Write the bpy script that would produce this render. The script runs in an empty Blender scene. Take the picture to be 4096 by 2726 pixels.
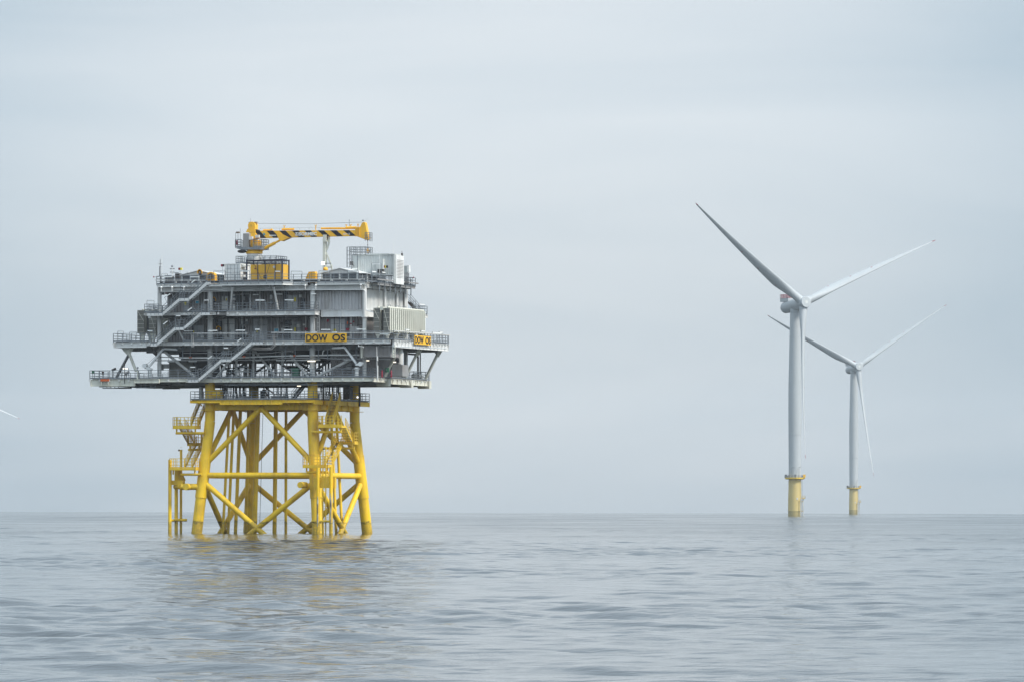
import bpy, math, random
import numpy as np
from mathutils import Vector, Matrix
random.seed(7); np.random.seed(7)
R = math.radians
# ------------------------------------------------------------------ camera, world, sun, exposure
FPX, CX, LY, CAMZ, ROLL = 22000.0, 2048.0, 2025.0, 3.7, 0.0022   # focal in photo pixels, level line, eye height
EARTH = 6371000.0; HAZE = 4.0e-5
scene = bpy.context.scene
cam_d = bpy.data.cameras.new("camera"); cam = bpy.data.objects.new("camera", cam_d)
scene.collection.objects.link(cam); scene.camera = cam
cam_d.sensor_width = 36; cam_d.lens = FPX/4096*36
cam_d.shift_y = (LY-1363)/4096; cam_d.clip_start = 1; cam_d.clip_end = 60000
cam.matrix_world = Matrix.Translation((0, 0, CAMZ)) @ Matrix.Rotation(-ROLL, 4, 'Y') @ Matrix.Rotation(R(90), 4, 'X')
SUN_EL, SUN_AZ = 44, 117       # azimuth measured clockwise from +Y (the viewing direction)
world = bpy.data.worlds.new("World"); scene.world = world; world.use_nodes = True
wt = world.node_tree; wt.nodes.clear()
def wn(t, **k):
    n = wt.nodes.new(t)
    for a, b in k.items(): setattr(n, a, b)
    return n
out = wn('ShaderNodeOutputWorld'); bg = wn('ShaderNodeBackground')
sky = wn('ShaderNodeTexSky', sky_type='NISHITA', sun_disc=False, sun_elevation=R(SUN_EL), sun_rotation=R(SUN_AZ))
skm = wn('ShaderNodeVectorMath', operation='SCALE'); skm.inputs['Scale'].default_value = 0.085
tc = wn('ShaderNodeTexCoord'); sep = wn('ShaderNodeSeparateXYZ')
wt.links.new(tc.outputs['Generated'], sep.inputs[0]); wt.links.new(sky.outputs[0], skm.inputs[0])
# overcast layer: brightness rises with elevation; soft stretched cloud banks
el = wn('ShaderNodeValToRGB'); e = el.color_ramp.elements
e[0].position = 0.0; e[0].color = (.36, .36, .36, 1)
e[1].position = 1.0; e[1].color = (.78, .78, .78, 1)
for p, c in ((.03, .41), (.07, .462), (.12, .462), (.35, .56)):
    q = e.new(p); q.color = (c, c, c, 1)
wt.links.new(sep.outputs['Z'], el.inputs[0])
mp = wn('ShaderNodeMapping'); mp.inputs['Scale'].default_value = (8, 8, 44); mp.inputs['Location'].default_value = (3.3, 1.7, .4)
mp.inputs['Rotation'].default_value = (0, R(6), 0)
nz = wn('ShaderNodeTexNoise'); nz.inputs['Scale'].default_value = 1.0; nz.inputs['Detail'].default_value = 5; nz.inputs['Roughness'].default_value = .45
nz.inputs['Distortion'].default_value = .6
wt.links.new(tc.outputs['Generated'], mp.inputs[0]); wt.links.new(mp.outputs[0], nz.inputs['Vector'])
mr = wn('ShaderNodeMapRange'); mr.inputs[1].default_value = .35; mr.inputs[2].default_value = .66; mr.inputs[3].default_value = .0; mr.inputs[4].default_value = 1
wt.links.new(nz.outputs['Fac'], mr.inputs[0])
# brighter cloud where the veiled light comes through, in front of the viewer and a little left
dt = wn('ShaderNodeVectorMath', operation='DOT_PRODUCT'); dt.inputs[1].default_value = Vector((-.002, 1, .062)).normalized()
wt.links.new(tc.outputs['Generated'], dt.inputs[0])
gl = wn('ShaderNodeMapRange', interpolation_type='SMOOTHSTEP'); gl.inputs[1].default_value = .9942; gl.inputs[2].default_value = 1.0
gl.inputs[3].default_value = -.16; gl.inputs[4].default_value = .62
wt.links.new(dt.outputs['Value'], gl.inputs[0])
ad = wn('ShaderNodeMath', operation='MULTIPLY_ADD'); ad.inputs[1].default_value = .46
wt.links.new(mr.outputs[0], ad.inputs[0]); wt.links.new(gl.outputs[0], ad.inputs[2])
cc = wn('ShaderNodeMix', data_type='RGBA')
cc.inputs['A'].default_value = (1.12, 1.36, 1.57, 1); cc.inputs['B'].default_value = (1.68, 1.81, 1.93, 1)
wt.links.new(ad.outputs[0], cc.inputs['Factor'])
mu = wn('ShaderNodeMix', data_type='RGBA', blend_type='MULTIPLY'); mu.inputs['Factor'].default_value = 1
wt.links.new(cc.outputs['Result'], mu.inputs['A']); wt.links.new(el.outputs[0], mu.inputs['B'])
# the overcast is brighter on the sun's side
sh = wn('ShaderNodeVectorMath', operation='DOT_PRODUCT')
sh.inputs[1].default_value = (math.sin(R(SUN_AZ+18))*.86, math.cos(R(SUN_AZ+18))*.86, .5); wt.links.new(tc.outputs['Generated'], sh.inputs[0])
sm = wn('ShaderNodeMapRange', interpolation_type='SMOOTHSTEP'); sm.inputs[1].default_value = -.15; sm.inputs[2].default_value = 1.0; sm.inputs[3].default_value = 1.0; sm.inputs[4].default_value = 1.75
wt.links.new(sh.outputs['Value'], sm.inputs[0])
sv = wn('ShaderNodeVectorMath', operation='SCALE'); wt.links.new(mu.outputs['Result'], sv.inputs[0]); wt.links.new(sm.outputs[0], sv.inputs['Scale'])
mx = wn('ShaderNodeMix', data_type='RGBA'); mx.inputs['Factor'].default_value = .88
wt.links.new(skm.outputs[0], mx.inputs['A']); wt.links.new(sv.outputs[0], mx.inputs['B'])
wt.links.new(mx.outputs['Result'], bg.inputs[0]); bg.inputs[1].default_value = 1.0
wt.links.new(bg.outputs[0], out.inputs[0])
sd = bpy.data.lights.new("sun", 'SUN'); sd.energy = 3.6; sd.angle = R(11); sd.color = (1, .95, .87)
so = bpy.data.objects.new("sun", sd); scene.collection.objects.link(so)
sdir = Vector((math.sin(R(SUN_AZ))*math.cos(R(SUN_EL)), math.cos(R(SUN_AZ))*math.cos(R(SUN_EL)), math.sin(R(SUN_EL))))
so.rotation_euler = sdir.to_track_quat('Z', 'Y').to_euler(); so.location = (200, 500, 300)
scene.view_settings.view_transform = 'Standard'; scene.view_settings.look = 'None'
scene.view_settings.exposure = 0.0; scene.view_settings.gamma = 1.0
try:
    scene.cycles.volume_bounces = 1; scene.cycles.max_bounces = 8
except Exception: pass

# ------------------------------------------------------------------ platform frame and photo rays
TH = R(20.5); PC = Vector((-31.2, 748.0, -0.04))
UH = Vector((math.cos(TH), -math.sin(TH), 0)); VH = Vector((math.sin(TH), math.cos(TH), 0))
PM = Matrix.Translation(PC) @ Matrix.Rotation(-TH, 4, 'Z')
def ray(px, py):
    dx, dy = px-CX, py-LY
    return Vector((dx + dy*ROLL, FPX, -(dy - dx*ROLL)))
def fp(px, py, v):             # photo point -> platform point on the plane v
    d = ray(px, py); o = Vector((0, 0, CAMZ))-PC
    t = (v - o.dot(VH))/d.dot(VH); p = o + d*t
    return Vector((p.dot(UH), v, p.z))
def rp(px, py, u):             # photo point -> platform point on the plane u
    d = ray(px, py); o = Vector((0, 0, CAMZ))-PC
    t = (u - o.dot(UH))/d.dot(UH); p = o + d*t
    return Vector((u, p.dot(VH), p.z))
def U(px, v, py=1400): return fp(px, py, v).x
def Z(px, py, v): return fp(px, py, v).z
def V(px, u, py=1400): return rp(px, py, u).y

# ------------------------------------------------------------------ materials
MATS = {}
def mat(name, col, rough=.55, metal=0, var=.12, dirt=.0, dirtcol=(.12, .08, .05), scale=.6, emit=0, ecol=None, streak=True, bump=0.0, stripe=None, algae=None):
    m = bpy.data.materials.new(name); m.use_nodes = True; MATS[name] = m
    nt = m.node_tree; b = nt.nodes['Principled BSDF']
    b.inputs['Roughness'].default_value = rough; b.inputs['Metallic'].default_value = metal
    N, L = nt.nodes.new, nt.links.new
    g = N('ShaderNodeNewGeometry'); mpn = N('ShaderNodeMapping'); mpn.inputs['Scale'].default_value = (1.6, 1.6, .14 if streak else 1.3)
    L(g.outputs['Position'], mpn.inputs[0])
    n1 = N('ShaderNodeTexNoise'); n1.inputs['Scale'].default_value = scale*2; n1.inputs['Detail'].default_value = 8; n1.inputs['Roughness'].default_value = .62
    L(mpn.outputs[0], n1.inputs['Vector'])
    n2 = N('ShaderNodeTexNoise'); n2.inputs['Scale'].default_value = scale*.7; n2.inputs['Detail'].default_value = 6
    L(g.outputs['Position'], n2.inputs['Vector'])
    r1 = N('ShaderNodeMapRange'); r1.inputs[1].default_value = .3; r1.inputs[2].default_value = .7; r1.inputs[3].default_value = 1-var; r1.inputs[4].default_value = 1+var*.5
    L(n1.outputs['Fac'], r1.inputs[0])
    sc = N('ShaderNodeVectorMath'); sc.operation = 'SCALE'; sc.inputs[0].default_value = col[:3]
    L(r1.outputs[0], sc.inputs['Scale']); cur = sc.outputs[0]
    if dirt > 0:
        r2 = N('ShaderNodeMapRange'); r2.inputs[1].default_value = .46; r2.inputs[2].default_value = .74; r2.inputs[3].default_value = 0; r2.inputs[4].default_value = dirt
        ml = N('ShaderNodeMath'); ml.operation = 'MULTIPLY'; L(n1.outputs['Fac'], ml.inputs[0]); L(n2.outputs['Fac'], ml.inputs[1])
        ml2 = N('ShaderNodeMath'); ml2.operation = 'MULTIPLY'; ml2.inputs[1].default_value = 2.1; L(ml.outputs[0], ml2.inputs[0])
        L(ml2.outputs[0], r2.inputs[0])
        mm = N('ShaderNodeMix'); mm.data_type = 'RGBA'; L(r2.outputs[0], mm.inputs['Factor']); L(cur, mm.inputs['A']); mm.inputs['B'].default_value = (*dirtcol, 1)
        cur = mm.outputs['Result']
    if algae:                                  # marine growth band above the waterline (a real stain)
        sx = N('ShaderNodeSeparateXYZ'); L(g.outputs['Position'], sx.inputs[0])
        n3 = N('ShaderNodeTexNoise'); n3.inputs['Scale'].default_value = 2.2; n3.inputs['Detail'].default_value = 7; L(g.outputs['Position'], n3.inputs['Vector'])
        a1 = N('ShaderNodeMath'); a1.operation = 'MULTIPLY_ADD'; a1.inputs[1].default_value = 1.1; L(n3.outputs['Fac'], a1.inputs[0]); L(sx.outputs['Z'], a1.inputs[2])
        ra = N('ShaderNodeValToRGB'); q = ra.color_ramp.elements
        q[0].position = 0; q[0].color = (.62, .62, .62, 1); q[1].position = 1; q[1].color = (0, 0, 0, 1)
        for p_, c_ in ((.10, .9), (.22, .6), (.50, .45), (.62, .5), (.655, .92), (.70, .10), (.74, 0)):
            w = q.new(p_); w.color = (c_, c_, c_, 1)
        mr_ = N('ShaderNodeMapRange'); mr_.inputs[1].default_value = algae[0]; mr_.inputs[2].default_value = algae[1]; L(a1.outputs[0], mr_.inputs[0]); L(mr_.outputs[0], ra.inputs[0])
        n4 = N('ShaderNodeTexNoise'); n4.inputs['Scale'].default_value = 5; n4.inputs['Detail'].default_value = 8; L(g.outputs['Position'], n4.inputs['Vector'])
        r4 = N('ShaderNodeMapRange'); r4.inputs[1].default_value = .28; r4.inputs[2].default_value = .52; L(n4.outputs['Fac'], r4.inputs[0])
        mq = N('ShaderNodeMath'); mq.operation = 'MULTIPLY'; L(ra.outputs[0], mq.inputs[0]); L(r4.outputs[0], mq.inputs[1])
        mm = N('ShaderNodeMix'); mm.data_type = 'RGBA'; L(mq.outputs[0], mm.inputs['Factor']); L(cur, mm.inputs['A']); mm.inputs['B'].default_value = (.05, .055, .02, 1)
        cur = mm.outputs['Result']
    L(cur, b.inputs['Base Color'])
    rr = N('ShaderNodeMapRange'); rr.inputs[3].default_value = max(.05, rough-.1); rr.inputs[4].default_value = min(1, rough+.12)
    L(n2.outputs['Fac'], rr.inputs[0]); L(rr.outputs[0], b.inputs['Roughness'])
    if bump:
        bp = N('ShaderNodeBump'); bp.inputs['Strength'].default_value = bump; bp.inputs['Distance'].default_value = .02
        L(n1.outputs['Fac'], bp.inputs['Height']); L(bp.outputs[0], b.inputs['Normal'])
    if emit:
        b.inputs['Emission Color'].default_value = (*(ecol or col[:3]), 1); b.inputs['Emission Strength'].default_value = emit
    return m
mat('shade_grey_paint', (.29, .285, .28), .5, var=.18, dirt=.35)  # grey darkened to put under-deck shade into the paint; fittings share it
mat('light_paint', (.67, .665, .64), .5, var=.12, dirt=.3)
mat('cream_paint', (.68, .67, .58), .5, var=.12, dirt=.35, dirtcol=(.2, .16, .11))
mat('wall_panel', (.30, .28, .275), .5, var=.26, dirt=.55, dirtcol=(.13, .11, .09))
mat('wall_white', (.70, .70, .68), .5, var=.10, dirt=.25)
mat('wall_lit', (.52, .51, .51), .5, var=.25, dirt=.5, dirtcol=(.2, .17, .14))  # lit copy of the wall grey, paler for the front wall catching light
mat('door_paint', (.40, .405, .41), .45, var=.15, dirt=.3)
mat('galvanised', (.22, .24, .26), .5, .3, var=.25)
mat('steel_dark', (.042, .04, .043), .6, var=.3, dirt=.4)
mat('cable_black', (.016, .015, .018), .6, var=.3)
mat('deck_grating', (.09, .09, .095), .7, var=.3)
mat('jacket_yellow', (.95, .605, .015), .42, var=.16, dirt=.5, dirtcol=(.30, .17, .03), scale=.5, algae=(-1.0, 3.6))
mat('deck_yellow', (.93, .61, .02), .5, var=.13, dirt=.4, dirtcol=(.25, .14, .04))
mat('rail_yellow', (.86, .56, .03), .5, var=.15, dirt=.35, dirtcol=(.22, .13, .03), algae=(-1.0, 3.6))
mat('fender_scraped', (.55, .55, .5), .6, var=.4, dirt=.9, dirtcol=(.05, .03, .02), scale=1.5)
mat('crane_yellow', (.90, .49, .03), .4, var=.08, dirt=.25, dirtcol=(.35, .15, .03))
mat('hood_yellow', (.84, .42, .015), .35, var=.06, dirt=.1)
mat('sign_yellow', (.92, .50, .012), .45, var=.08, dirt=.2, dirtcol=(.4,.22,.05))
mat('generator_yellow', (.76, .42, .03), .45, var=.08, dirt=.2)
mat('frame_navy', (.018, .022, .045), .5, var=.2)
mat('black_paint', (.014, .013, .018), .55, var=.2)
mat('white_paint', (.80, .80, .78), .45, var=.07, dirt=.2)
mat('cabin_white', (.60, .62, .60), .5, var=.10, dirt=.25)
mat('lamp_cover', (.85, .85, .82), .35, var=.04)
mat('lamp_lit', (1, .92, .78), .4, var=.02, emit=1.6, ecol=(1, .9, .72))
mat('flood_lit', (1, 1, 1), .4, var=.02, emit=1.6, ecol=(1, 1, 1))
mat('radiator_fin', (.68, .67, .58), .5, var=.08, dirt=.15)
mat('radiator_end', (.15, .147, .13), .6, var=.2, dirt=.3)
mat('red_paint', (.24, .01, .03), .5, var=.1)
mat('green_paint', (.022, .115, .062), .5, var=.12)
mat('teal_sign', (.05, .30, .42), .5, var=.05)
mat('tag_yellow', (.72, .60, .04), .5, var=.05)
mat('orange_paint', (.62, .12, .03), .5, var=.1)
mat('copper_dark', (.16, .11, .07), .6, var=.3)
mat('turbine_white', (.43, .455, .465), .55, var=.07, dirt=.12, dirtcol=(.3,.3,.28), scale=.1)
mat('turbine_hazed_yellow', (.60, .46, .17), .5, var=.08, dirt=.15, dirtcol=(.3, .2, .06), scale=.3, algae=(-1.5, 4.2))  # yellow paled in the base colour to imitate distance haze
mat('glass_dark', (.03, .03, .035), .2, var=.1)

# ------------------------------------------------------------------ mesh builder (platform coordinates)
class MB:
    def __init__(s): s.v = []; s.f = []; s.sm = []
    def add(s, vs, fs, smooth=False):
        o = len(s.v); s.v += [tuple(x) for x in vs]; s.f += [tuple(i+o for i in f) for f in fs]; s.sm += [smooth]*len(fs); return s
    def box(s, a, b):
        (x0, y0, z0), (x1, y1, z1) = a, b
        x0, x1 = min(x0, x1), max(x0, x1); y0, y1 = min(y0, y1), max(y0, y1); z0, z1 = min(z0, z1), max(z0, z1)
        return s.add([(x0,y0,z0),(x1,y0,z0),(x1,y1,z0),(x0,y1,z0),(x0,y0,z1),(x1,y0,z1),(x1,y1,z1),(x0,y1,z1)],
              [(0,3,2,1),(4,5,6,7),(0,1,5,4),(1,2,6,5),(2,3,7,6),(3,0,4,7)])
    def frame_(s, p, q, up=Vector((0,0,1))):
        d = (q-p).normalized()
        if abs(d.dot(up)) > .98: up = Vector((0,1,0))
        x = d.cross(up).normalized(); y = x.cross(d).normalized(); return d, x, y
    def bar(s, p, q, w, h=None, up=Vector((0,0,1))):       # rectangular bar, w across, h along up
        p, q = Vector(p), Vector(q); h = h or w; d, x, y = s.frame_(p, q, up)
        vs = []
        for c in (p, q):
            for a, b in ((-1,-1),(1,-1),(1,1),(-1,1)): vs.append(c + x*a*w/2 + y*b*h/2)
        return s.add(vs, [(0,1,2,3),(7,6,5,4),(0,4,5,1),(1,5,6,2),(2,6,7,3),(3,7,4,0)])
    def tube(s, p, q, r, r2=None, n=14, caps=True):
        p, q = Vector(p), Vector(q); r2 = r if r2 is None else r2; d, x, y = s.frame_(p, q)
        vs = []
        for c, rr in ((p, r), (q, r2)):
            for i in range(n):
                a = 2*math.pi*i/n; vs.append(c + x*math.cos(a)*rr + y*math.sin(a)*rr)
        s.add(vs, [(i, (i+1) % n, n+(i+1) % n, n+i) for i in range(n)], True)
        if caps: s.add(vs, [tuple(range(n-1, -1, -1)), tuple(range(n, 2*n))])
        return s
    def path(s, pts, r, n=8):
        pts = [Vector(p) for p in pts]
        for a, b in zip(pts, pts[1:]): s.tube(a, b, r, n=n)
        for a in pts[1:-1]: s.ball(a, r*1.02, 8, 5)
        return s
    def ball(s, c, r, n=16, m=10, sq=(1,1,1)):
        vs = []; c = Vector(c)
        for j in range(m+1):
            t = math.pi*j/m
            for i in range(n):
                a = 2*math.pi*i/n
                vs.append(c+Vector((math.sin(t)*math.cos(a)*r*sq[0], math.sin(t)*math.sin(a)*r*sq[1], math.cos(t)*r*sq[2])))
        return s.add(vs, [(j*n+i, (j+1)*n+i, (j+1)*n+(i+1) % n, j*n+(i+1) % n) for j in range(m) for i in range(n)], True)
    def prism(s, poly, axis, a, b):        # poly 2-D outline; axis 'u','v','z' extrusion between a and b
        n = len(poly)
        def P(c, w):
            return {'v': (c[0], w, c[1]), 'u': (w, c[0], c[1]), 'z': (c[0], c[1], w)}[axis]
        vs = [P(c, a) for c in poly]+[P(c, b) for c in poly]
        return s.add(vs, [tuple(range(n)), tuple(range(2*n-1, n-1, -1))]+[(i, n+i, n+(i+1) % n, (i+1) % n) for i in range(n)])
    def lathe(s, c, prof, n=24, axis=Vector((0,0,1)), smooth=True):
        c = Vector(c); axis = axis.normalized(); x = axis.orthogonal().normalized(); y = axis.cross(x); vs = []
        for (r, h) in prof:
            for i in range(n):
                a = 2*math.pi*i/n; vs.append(c+axis*h+x*math.cos(a)*r+y*math.sin(a)*r)
        m = len(prof)
        s.add(vs, [(j*n+i, j*n+(i+1) % n, (j+1)*n+(i+1) % n, (j+1)*n+i) for j in range(m-1) for i in range(n)], smooth)
        return s.add(vs, [tuple(range(n-1, -1, -1)), tuple(range((m-1)*n, m*n))])
    def ibeam(s, p, q, h, w=.3, t=.04, stiff=0):           # I-section hanging below the line p-q
        p, q = Vector(p), Vector(q); z = Vector((0,0,1))
        s.bar(p-z*t/2, q-z*t/2, w, t); s.bar(p-z*(h-t/2), q-z*(h-t/2), w, t)
        s.bar(p-z*h/2, q-z*h/2, t, h-2*t)
        L = (q-p).length
        if stiff:
            k = max(1, int(L/stiff)); d = (q-p)/k
            for i in range(k+1):
                c = p+d*i; dd = d.normalized()*.02
                s.bar(c-dd-z*h/2, c+dd-z*h/2, w*.92, h-2*t-.01)
        return s
    def corr(s, p, q, z0, z1, out, pitch=.5, dep=.12, back=.25):  # corrugated wall from p to q (xy), facing 'out'
        p, q, out = Vector((p[0],p[1],0)), Vector((q[0],q[1],0)), Vector((out[0],out[1],0))
        L = (q-p).length; d = (q-p)/L; n = max(1, round(L/pitch)); pt = L/n; prof = []
        for i in range(n):
            o = i*pt
            prof += [(o, 0), (o+pt*.30, 0), (o+pt*.42, -dep), (o+pt*.88, -dep)]
        prof.append((L, 0))
        vs = [(p+d*a+out*b+Vector((0,0,z))) for z in (z0, z1) for a, b in prof]; m = len(prof)
        s.add(vs, [(i, i+1, m+i+1, m+i) for i in range(m-1)])
        e = p-out*back; g = q-out*back
        vs = [p+Vector((0,0,z0)), e+Vector((0,0,z0)), g+Vector((0,0,z0)), q+Vector((0,0,z0)), p+Vector((0,0,z1)), e+Vector((0,0,z1)), g+Vector((0,0,z1)), q+Vector((0,0,z1))]
        return s.add(vs, [(0,1,5,4), (1,2,6,5), (2,3,7,6)])
    def mesh(s, name, m, off=Vector((0,0,0))):
        me = bpy.data.meshes.new(name); me.from_pydata([tuple(Vector(x)-off) for x in s.v], [], s.f)
        me.polygons.foreach_set('use_smooth', s.sm); me.materials.append(MATS[m]); me.update(); return me
COL = scene.collection
FRAME = PM
def setp(o, label=None, cat=None, group=None, kind=None):
    if label: o['label'] = label
    if cat: o['category'] = cat
    if group: o['group'] = group
    if kind: o['kind'] = kind
class Thing:                       # an Empty at the thing's base, in the platform frame
    def __init__(s, name, label, cat, org, group=None, frame=None):
        s.o = bpy.data.objects.new(name, None); COL.objects.link(s.o); s.off = Vector(org); s.fr = frame or FRAME
        s.o.empty_display_size = .3; s.o.matrix_world = s.fr @ Matrix.Translation(s.off); setp(s.o, label, cat, group)
    def part(s, name, mb, m, parent=None, label=None):
        o = bpy.data.objects.new(name, mb.mesh(name, m, s.off)); COL.objects.link(o); o.parent = parent or s.o
        if label: o['label'] = label
        return o
def solo(name, mb, m, label, cat, org, group=None, frame=None):
    org = Vector(org); o = bpy.data.objects.new(name, mb.mesh(name, m, org)); COL.objects.link(o)
    o.matrix_world = (frame or FRAME) @ Matrix.Translation(org); setp(o, label, cat, group); return o
def copy_thing(src, mw, label, group=None, mod=None):
    r = src.copy(); COL.objects.link(r); r.matrix_world = mw; r['label'] = label
    if group: r['group'] = group
    for ch in list(src.children):
        c = ch.copy(); COL.objects.link(c); c.parent = r
        for g in ch.children:
            d = g.copy(); COL.objects.link(d); d.parent = c
    return r
def text_mb(txt, w, h, thick=.012, bold=.0, space=1.0):   # letters in a 0..w by 0..h box, plane x-z facing -v
    cu = bpy.data.curves.new('t', 'FONT'); cu.body = txt; cu.extrude = thick; cu.offset = bold; cu.space_character = space; cu.resolution_u = 4
    ob = bpy.data.objects.new('t', cu); COL.objects.link(ob)
    dg = bpy.context.evaluated_depsgraph_get(); me = bpy.data.meshes.new_from_object(ob.evaluated_get(dg))
    vs = [v.co.copy() for v in me.vertices]; fs = [tuple(p.vertices) for p in me.polygons]
    bpy.data.objects.remove(ob); bpy.data.curves.remove(cu); bpy.data.meshes.remove(me)
    x0, x1 = min(v.x for v in vs), max(v.x for v in vs); y0, y1 = min(v.y for v in vs), max(v.y for v in vs)
    return [((v.x-x0)/(x1-x0)*w, v.z, (v.y-y0)/(y1-y0)*h) for v in vs], fs
def rail(mb, pts, h=1.1, sp=1.45, r=.032, toe=True, feet=None, closed=False, rails=3):
    pts = [Vector(p) for p in pts]
    if closed: pts.append(pts[0])
    z = Vector((0,0,1))
    for a, b in zip(pts, pts[1:]):
        L = (b-a).length; n = max(1, round(L/sp))
        for i in range(n+1):
            c = a+(b-a)*i/n; mb.bar(c-z*.15, c+z*h, r*2.1, r*2.1)
            if feet is not None: feet.bar(c-z*.42, c-z*.16, .20, .16)
        for k in range(rails): mb.bar(a+z*h*(1-k*.33), b+z*h*(1-k*.33), r*1.9)
        if toe: mb.bar(a+z*.09, b+z*.09, .02, .16)
    return mb
# ------------------------------------------------------------------ sea (curved with the earth), with real waves
def make_sea():
    rr = np.concatenate([np.linspace(45, 92, 50), 95*np.exp(np.linspace(0, math.log(1000/95.), 880)), 1003*np.exp(np.linspace(0.004, math.log(9300/1003.), 330))])
    dense = np.radians(np.linspace(-10, 10, 520)); ex = np.radians(np.array([11, 12.5, 15, 18, 24, 32, 44, 60, 80, 105, 130, 155, 180.]))
    th = np.concatenate([-ex[::-1], dense, ex[:-1]])
    n, m = len(rr), len(th)
    Rg, Tg = np.meshgrid(rr, th, indexing='ij'); X = Rg*np.sin(Tg); Y = Rg*np.cos(Tg)
    dr = np.gradient(rr)[:, None]; dt = np.minimum(np.abs(np.gradient(th)), .05)[None, :]*Rg
    H = np.zeros_like(X); DX = np.zeros_like(X); DY = np.zeros_like(X)
    rng = np.random.RandomState(11)
    for k in range(130):
        lam = .9*(11/.9)**rng.rand(); kk = 2*math.pi/lam
        a0 = math.radians(rng.choice([200, 240])+rng.randn()*34); slope = .0138*(1.25 if lam < 5 else .72)
        amp = slope/kk; d = np.array([math.sin(a0), math.cos(a0)])
        spx = np.sqrt((dr*d[1])**2 + (dt*d[0])**2)
        fade = np.clip((lam/spx-2.0)/2.0, 0, 1)
        ph = kk*(X*d[0]+Y*d[1]) + rng.rand()*6.283 + .8*np.sin(X*.021*rng.rand()+Y*.017*rng.rand()+rng.rand()*6)
        H += amp*fade*np.sin(ph)
        DX -= .5*amp*fade*d[0]*np.cos(ph); DY -= .5*amp*fade*d[1]*np.cos(ph)
    g = .72+.42*np.sin(X*.05+1.3*np.sin(Y*.018))*np.sin(Y*.031+X*.012)
    H *= g
    Zz = H - (X**2+Y**2)/(2*EARTH)
    co = np.stack([X+DX, Y+DY, Zz], -1).reshape(-1, 3)
    co = np.concatenate([co, [[0, 0, 0]]]).astype(np.float32)
    i = np.arange(n-1)[:, None]*m; j = np.arange(m)[None, :]; j2 = (j+1) % m
    q = np.stack([i+j, i+j2, i+m+j2, i+m+j], -1).reshape(-1, 4)[:, ::-1]
    tri = np.stack([np.full(m, n*m), (np.arange(m)+1) % m, np.arange(m)], -1)
    me = bpy.data.meshes.new('sea'); nq, nt_ = len(q), len(tri)
    me.vertices.add(len(co)); me.vertices.foreach_set('co', co.ravel())
    me.loops.add(nq*4+nt_*3); me.loops.foreach_set('vertex_index', np.concatenate([q.ravel(), tri.ravel()]).astype(np.int32))
    me.polygons.add(nq+nt_)
    me.polygons.foreach_set('loop_start', np.concatenate([np.arange(nq)*4, nq*4+np.arange(nt_)*3]).astype(np.int32))
    me.polygons.foreach_set('use_smooth', np.ones(nq+nt_, bool)); me.update(calc_edges=True); me.validate()
    o = bpy.data.objects.new('sea', me); COL.objects.link(o); o['kind'] = 'structure'
    mw = bpy.data.materials.new('sea_water'); mw.use_nodes = True; nt = mw.node_tree; b = nt.nodes['Principled BSDF']; N, L = nt.nodes.new, nt.links.new
    b.inputs['Base Color'].default_value = (.020, .028, .031, 1); b.inputs['Roughness'].default_value = .08; b.inputs['IOR'].default_value = 1.333
    g = N('ShaderNodeNewGeometry')
    def noise(sx, sy, sc, det, dist=0):
        mpn = N('ShaderNodeMapping'); mpn.inputs['Scale'].default_value = (sx, sy, 1); mpn.inputs['Rotation'].default_value = (0, 0, R(14)); L(g.outputs['Position'], mpn.inputs[0])
        t = N('ShaderNodeTexNoise'); t.inputs['Scale'].default_value = sc; t.inputs['Detail'].default_value = det; t.inputs['Distortion'].default_value = dist
        L(mpn.outputs[0], t.inputs['Vector']); return t.outputs['Fac']
    def bumpn(h, dist, prev=None, st=1.0):
        bp = N('ShaderNodeBump'); bp.inputs['Strength'].default_value = st; bp.inputs['Distance'].default_value = dist; L(h, bp.inputs['Height'])
        if prev is not None: L(prev, bp.inputs['Normal'])
        return bp
    b1 = bumpn(noise(.8, 1.0, .35, 4, .4), .12)
    b2 = bumpn(noise(.8, 1.1, 2.2, 5, .5), .03, b1.outputs[0])
    patch = noise(1, .5, .02, 3); pr = N('ShaderNodeMapRange'); pr.inputs[1].default_value = .35; pr.inputs[2].default_value = .65; pr.inputs[3].default_value = .45; pr.inputs[4].default_value = 1.0
    L(patch, pr.inputs[0]); L(pr.outputs[0], b2.inputs['Strength'])
    # wind patches: the ruffled water is rougher, and the open sea beyond is rougher than the sheltered foreground
    ln = N('ShaderNodeVectorMath'); ln.operation = 'LENGTH'; L(g.outputs['Position'], ln.inputs[0])
    dmr = N('ShaderNodeMapRange'); dmr.inputs[1].default_value = 260; dmr.inputs[2].default_value = 1300; dmr.inputs[3].default_value = .035; dmr.inputs[4].default_value = .15; L(ln.outputs['Value'], dmr.inputs[0])
    pa, pb = noise(1, .35, .035, 4, .6), noise(1, .3, .006, 4, .6)
    pm = N('ShaderNodeMath'); pm.operation = 'ADD'; L(pa, pm.inputs[0]); L(pb, pm.inputs[1])
    pq = N('ShaderNodeMapRange'); pq.inputs[1].default_value = .75; pq.inputs[2].default_value = 1.25; pq.inputs[3].default_value = .55; pq.inputs[4].default_value = 1.45; L(pm.outputs[0], pq.inputs[0])
    rm = N('ShaderNodeMath'); rm.operation = 'MULTIPLY'; L(dmr.outputs[0], rm.inputs[0]); L(pq.outputs[0], rm.inputs[1]); L(rm.outputs[0], b.inputs['Roughness'])
    b3 = bumpn(noise(1, 1, 9, 4), .007, b2.outputs[0]); L(b3.outputs[0], b.inputs['Normal'])
    me.materials.append(mw); return o
make_sea()

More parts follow.
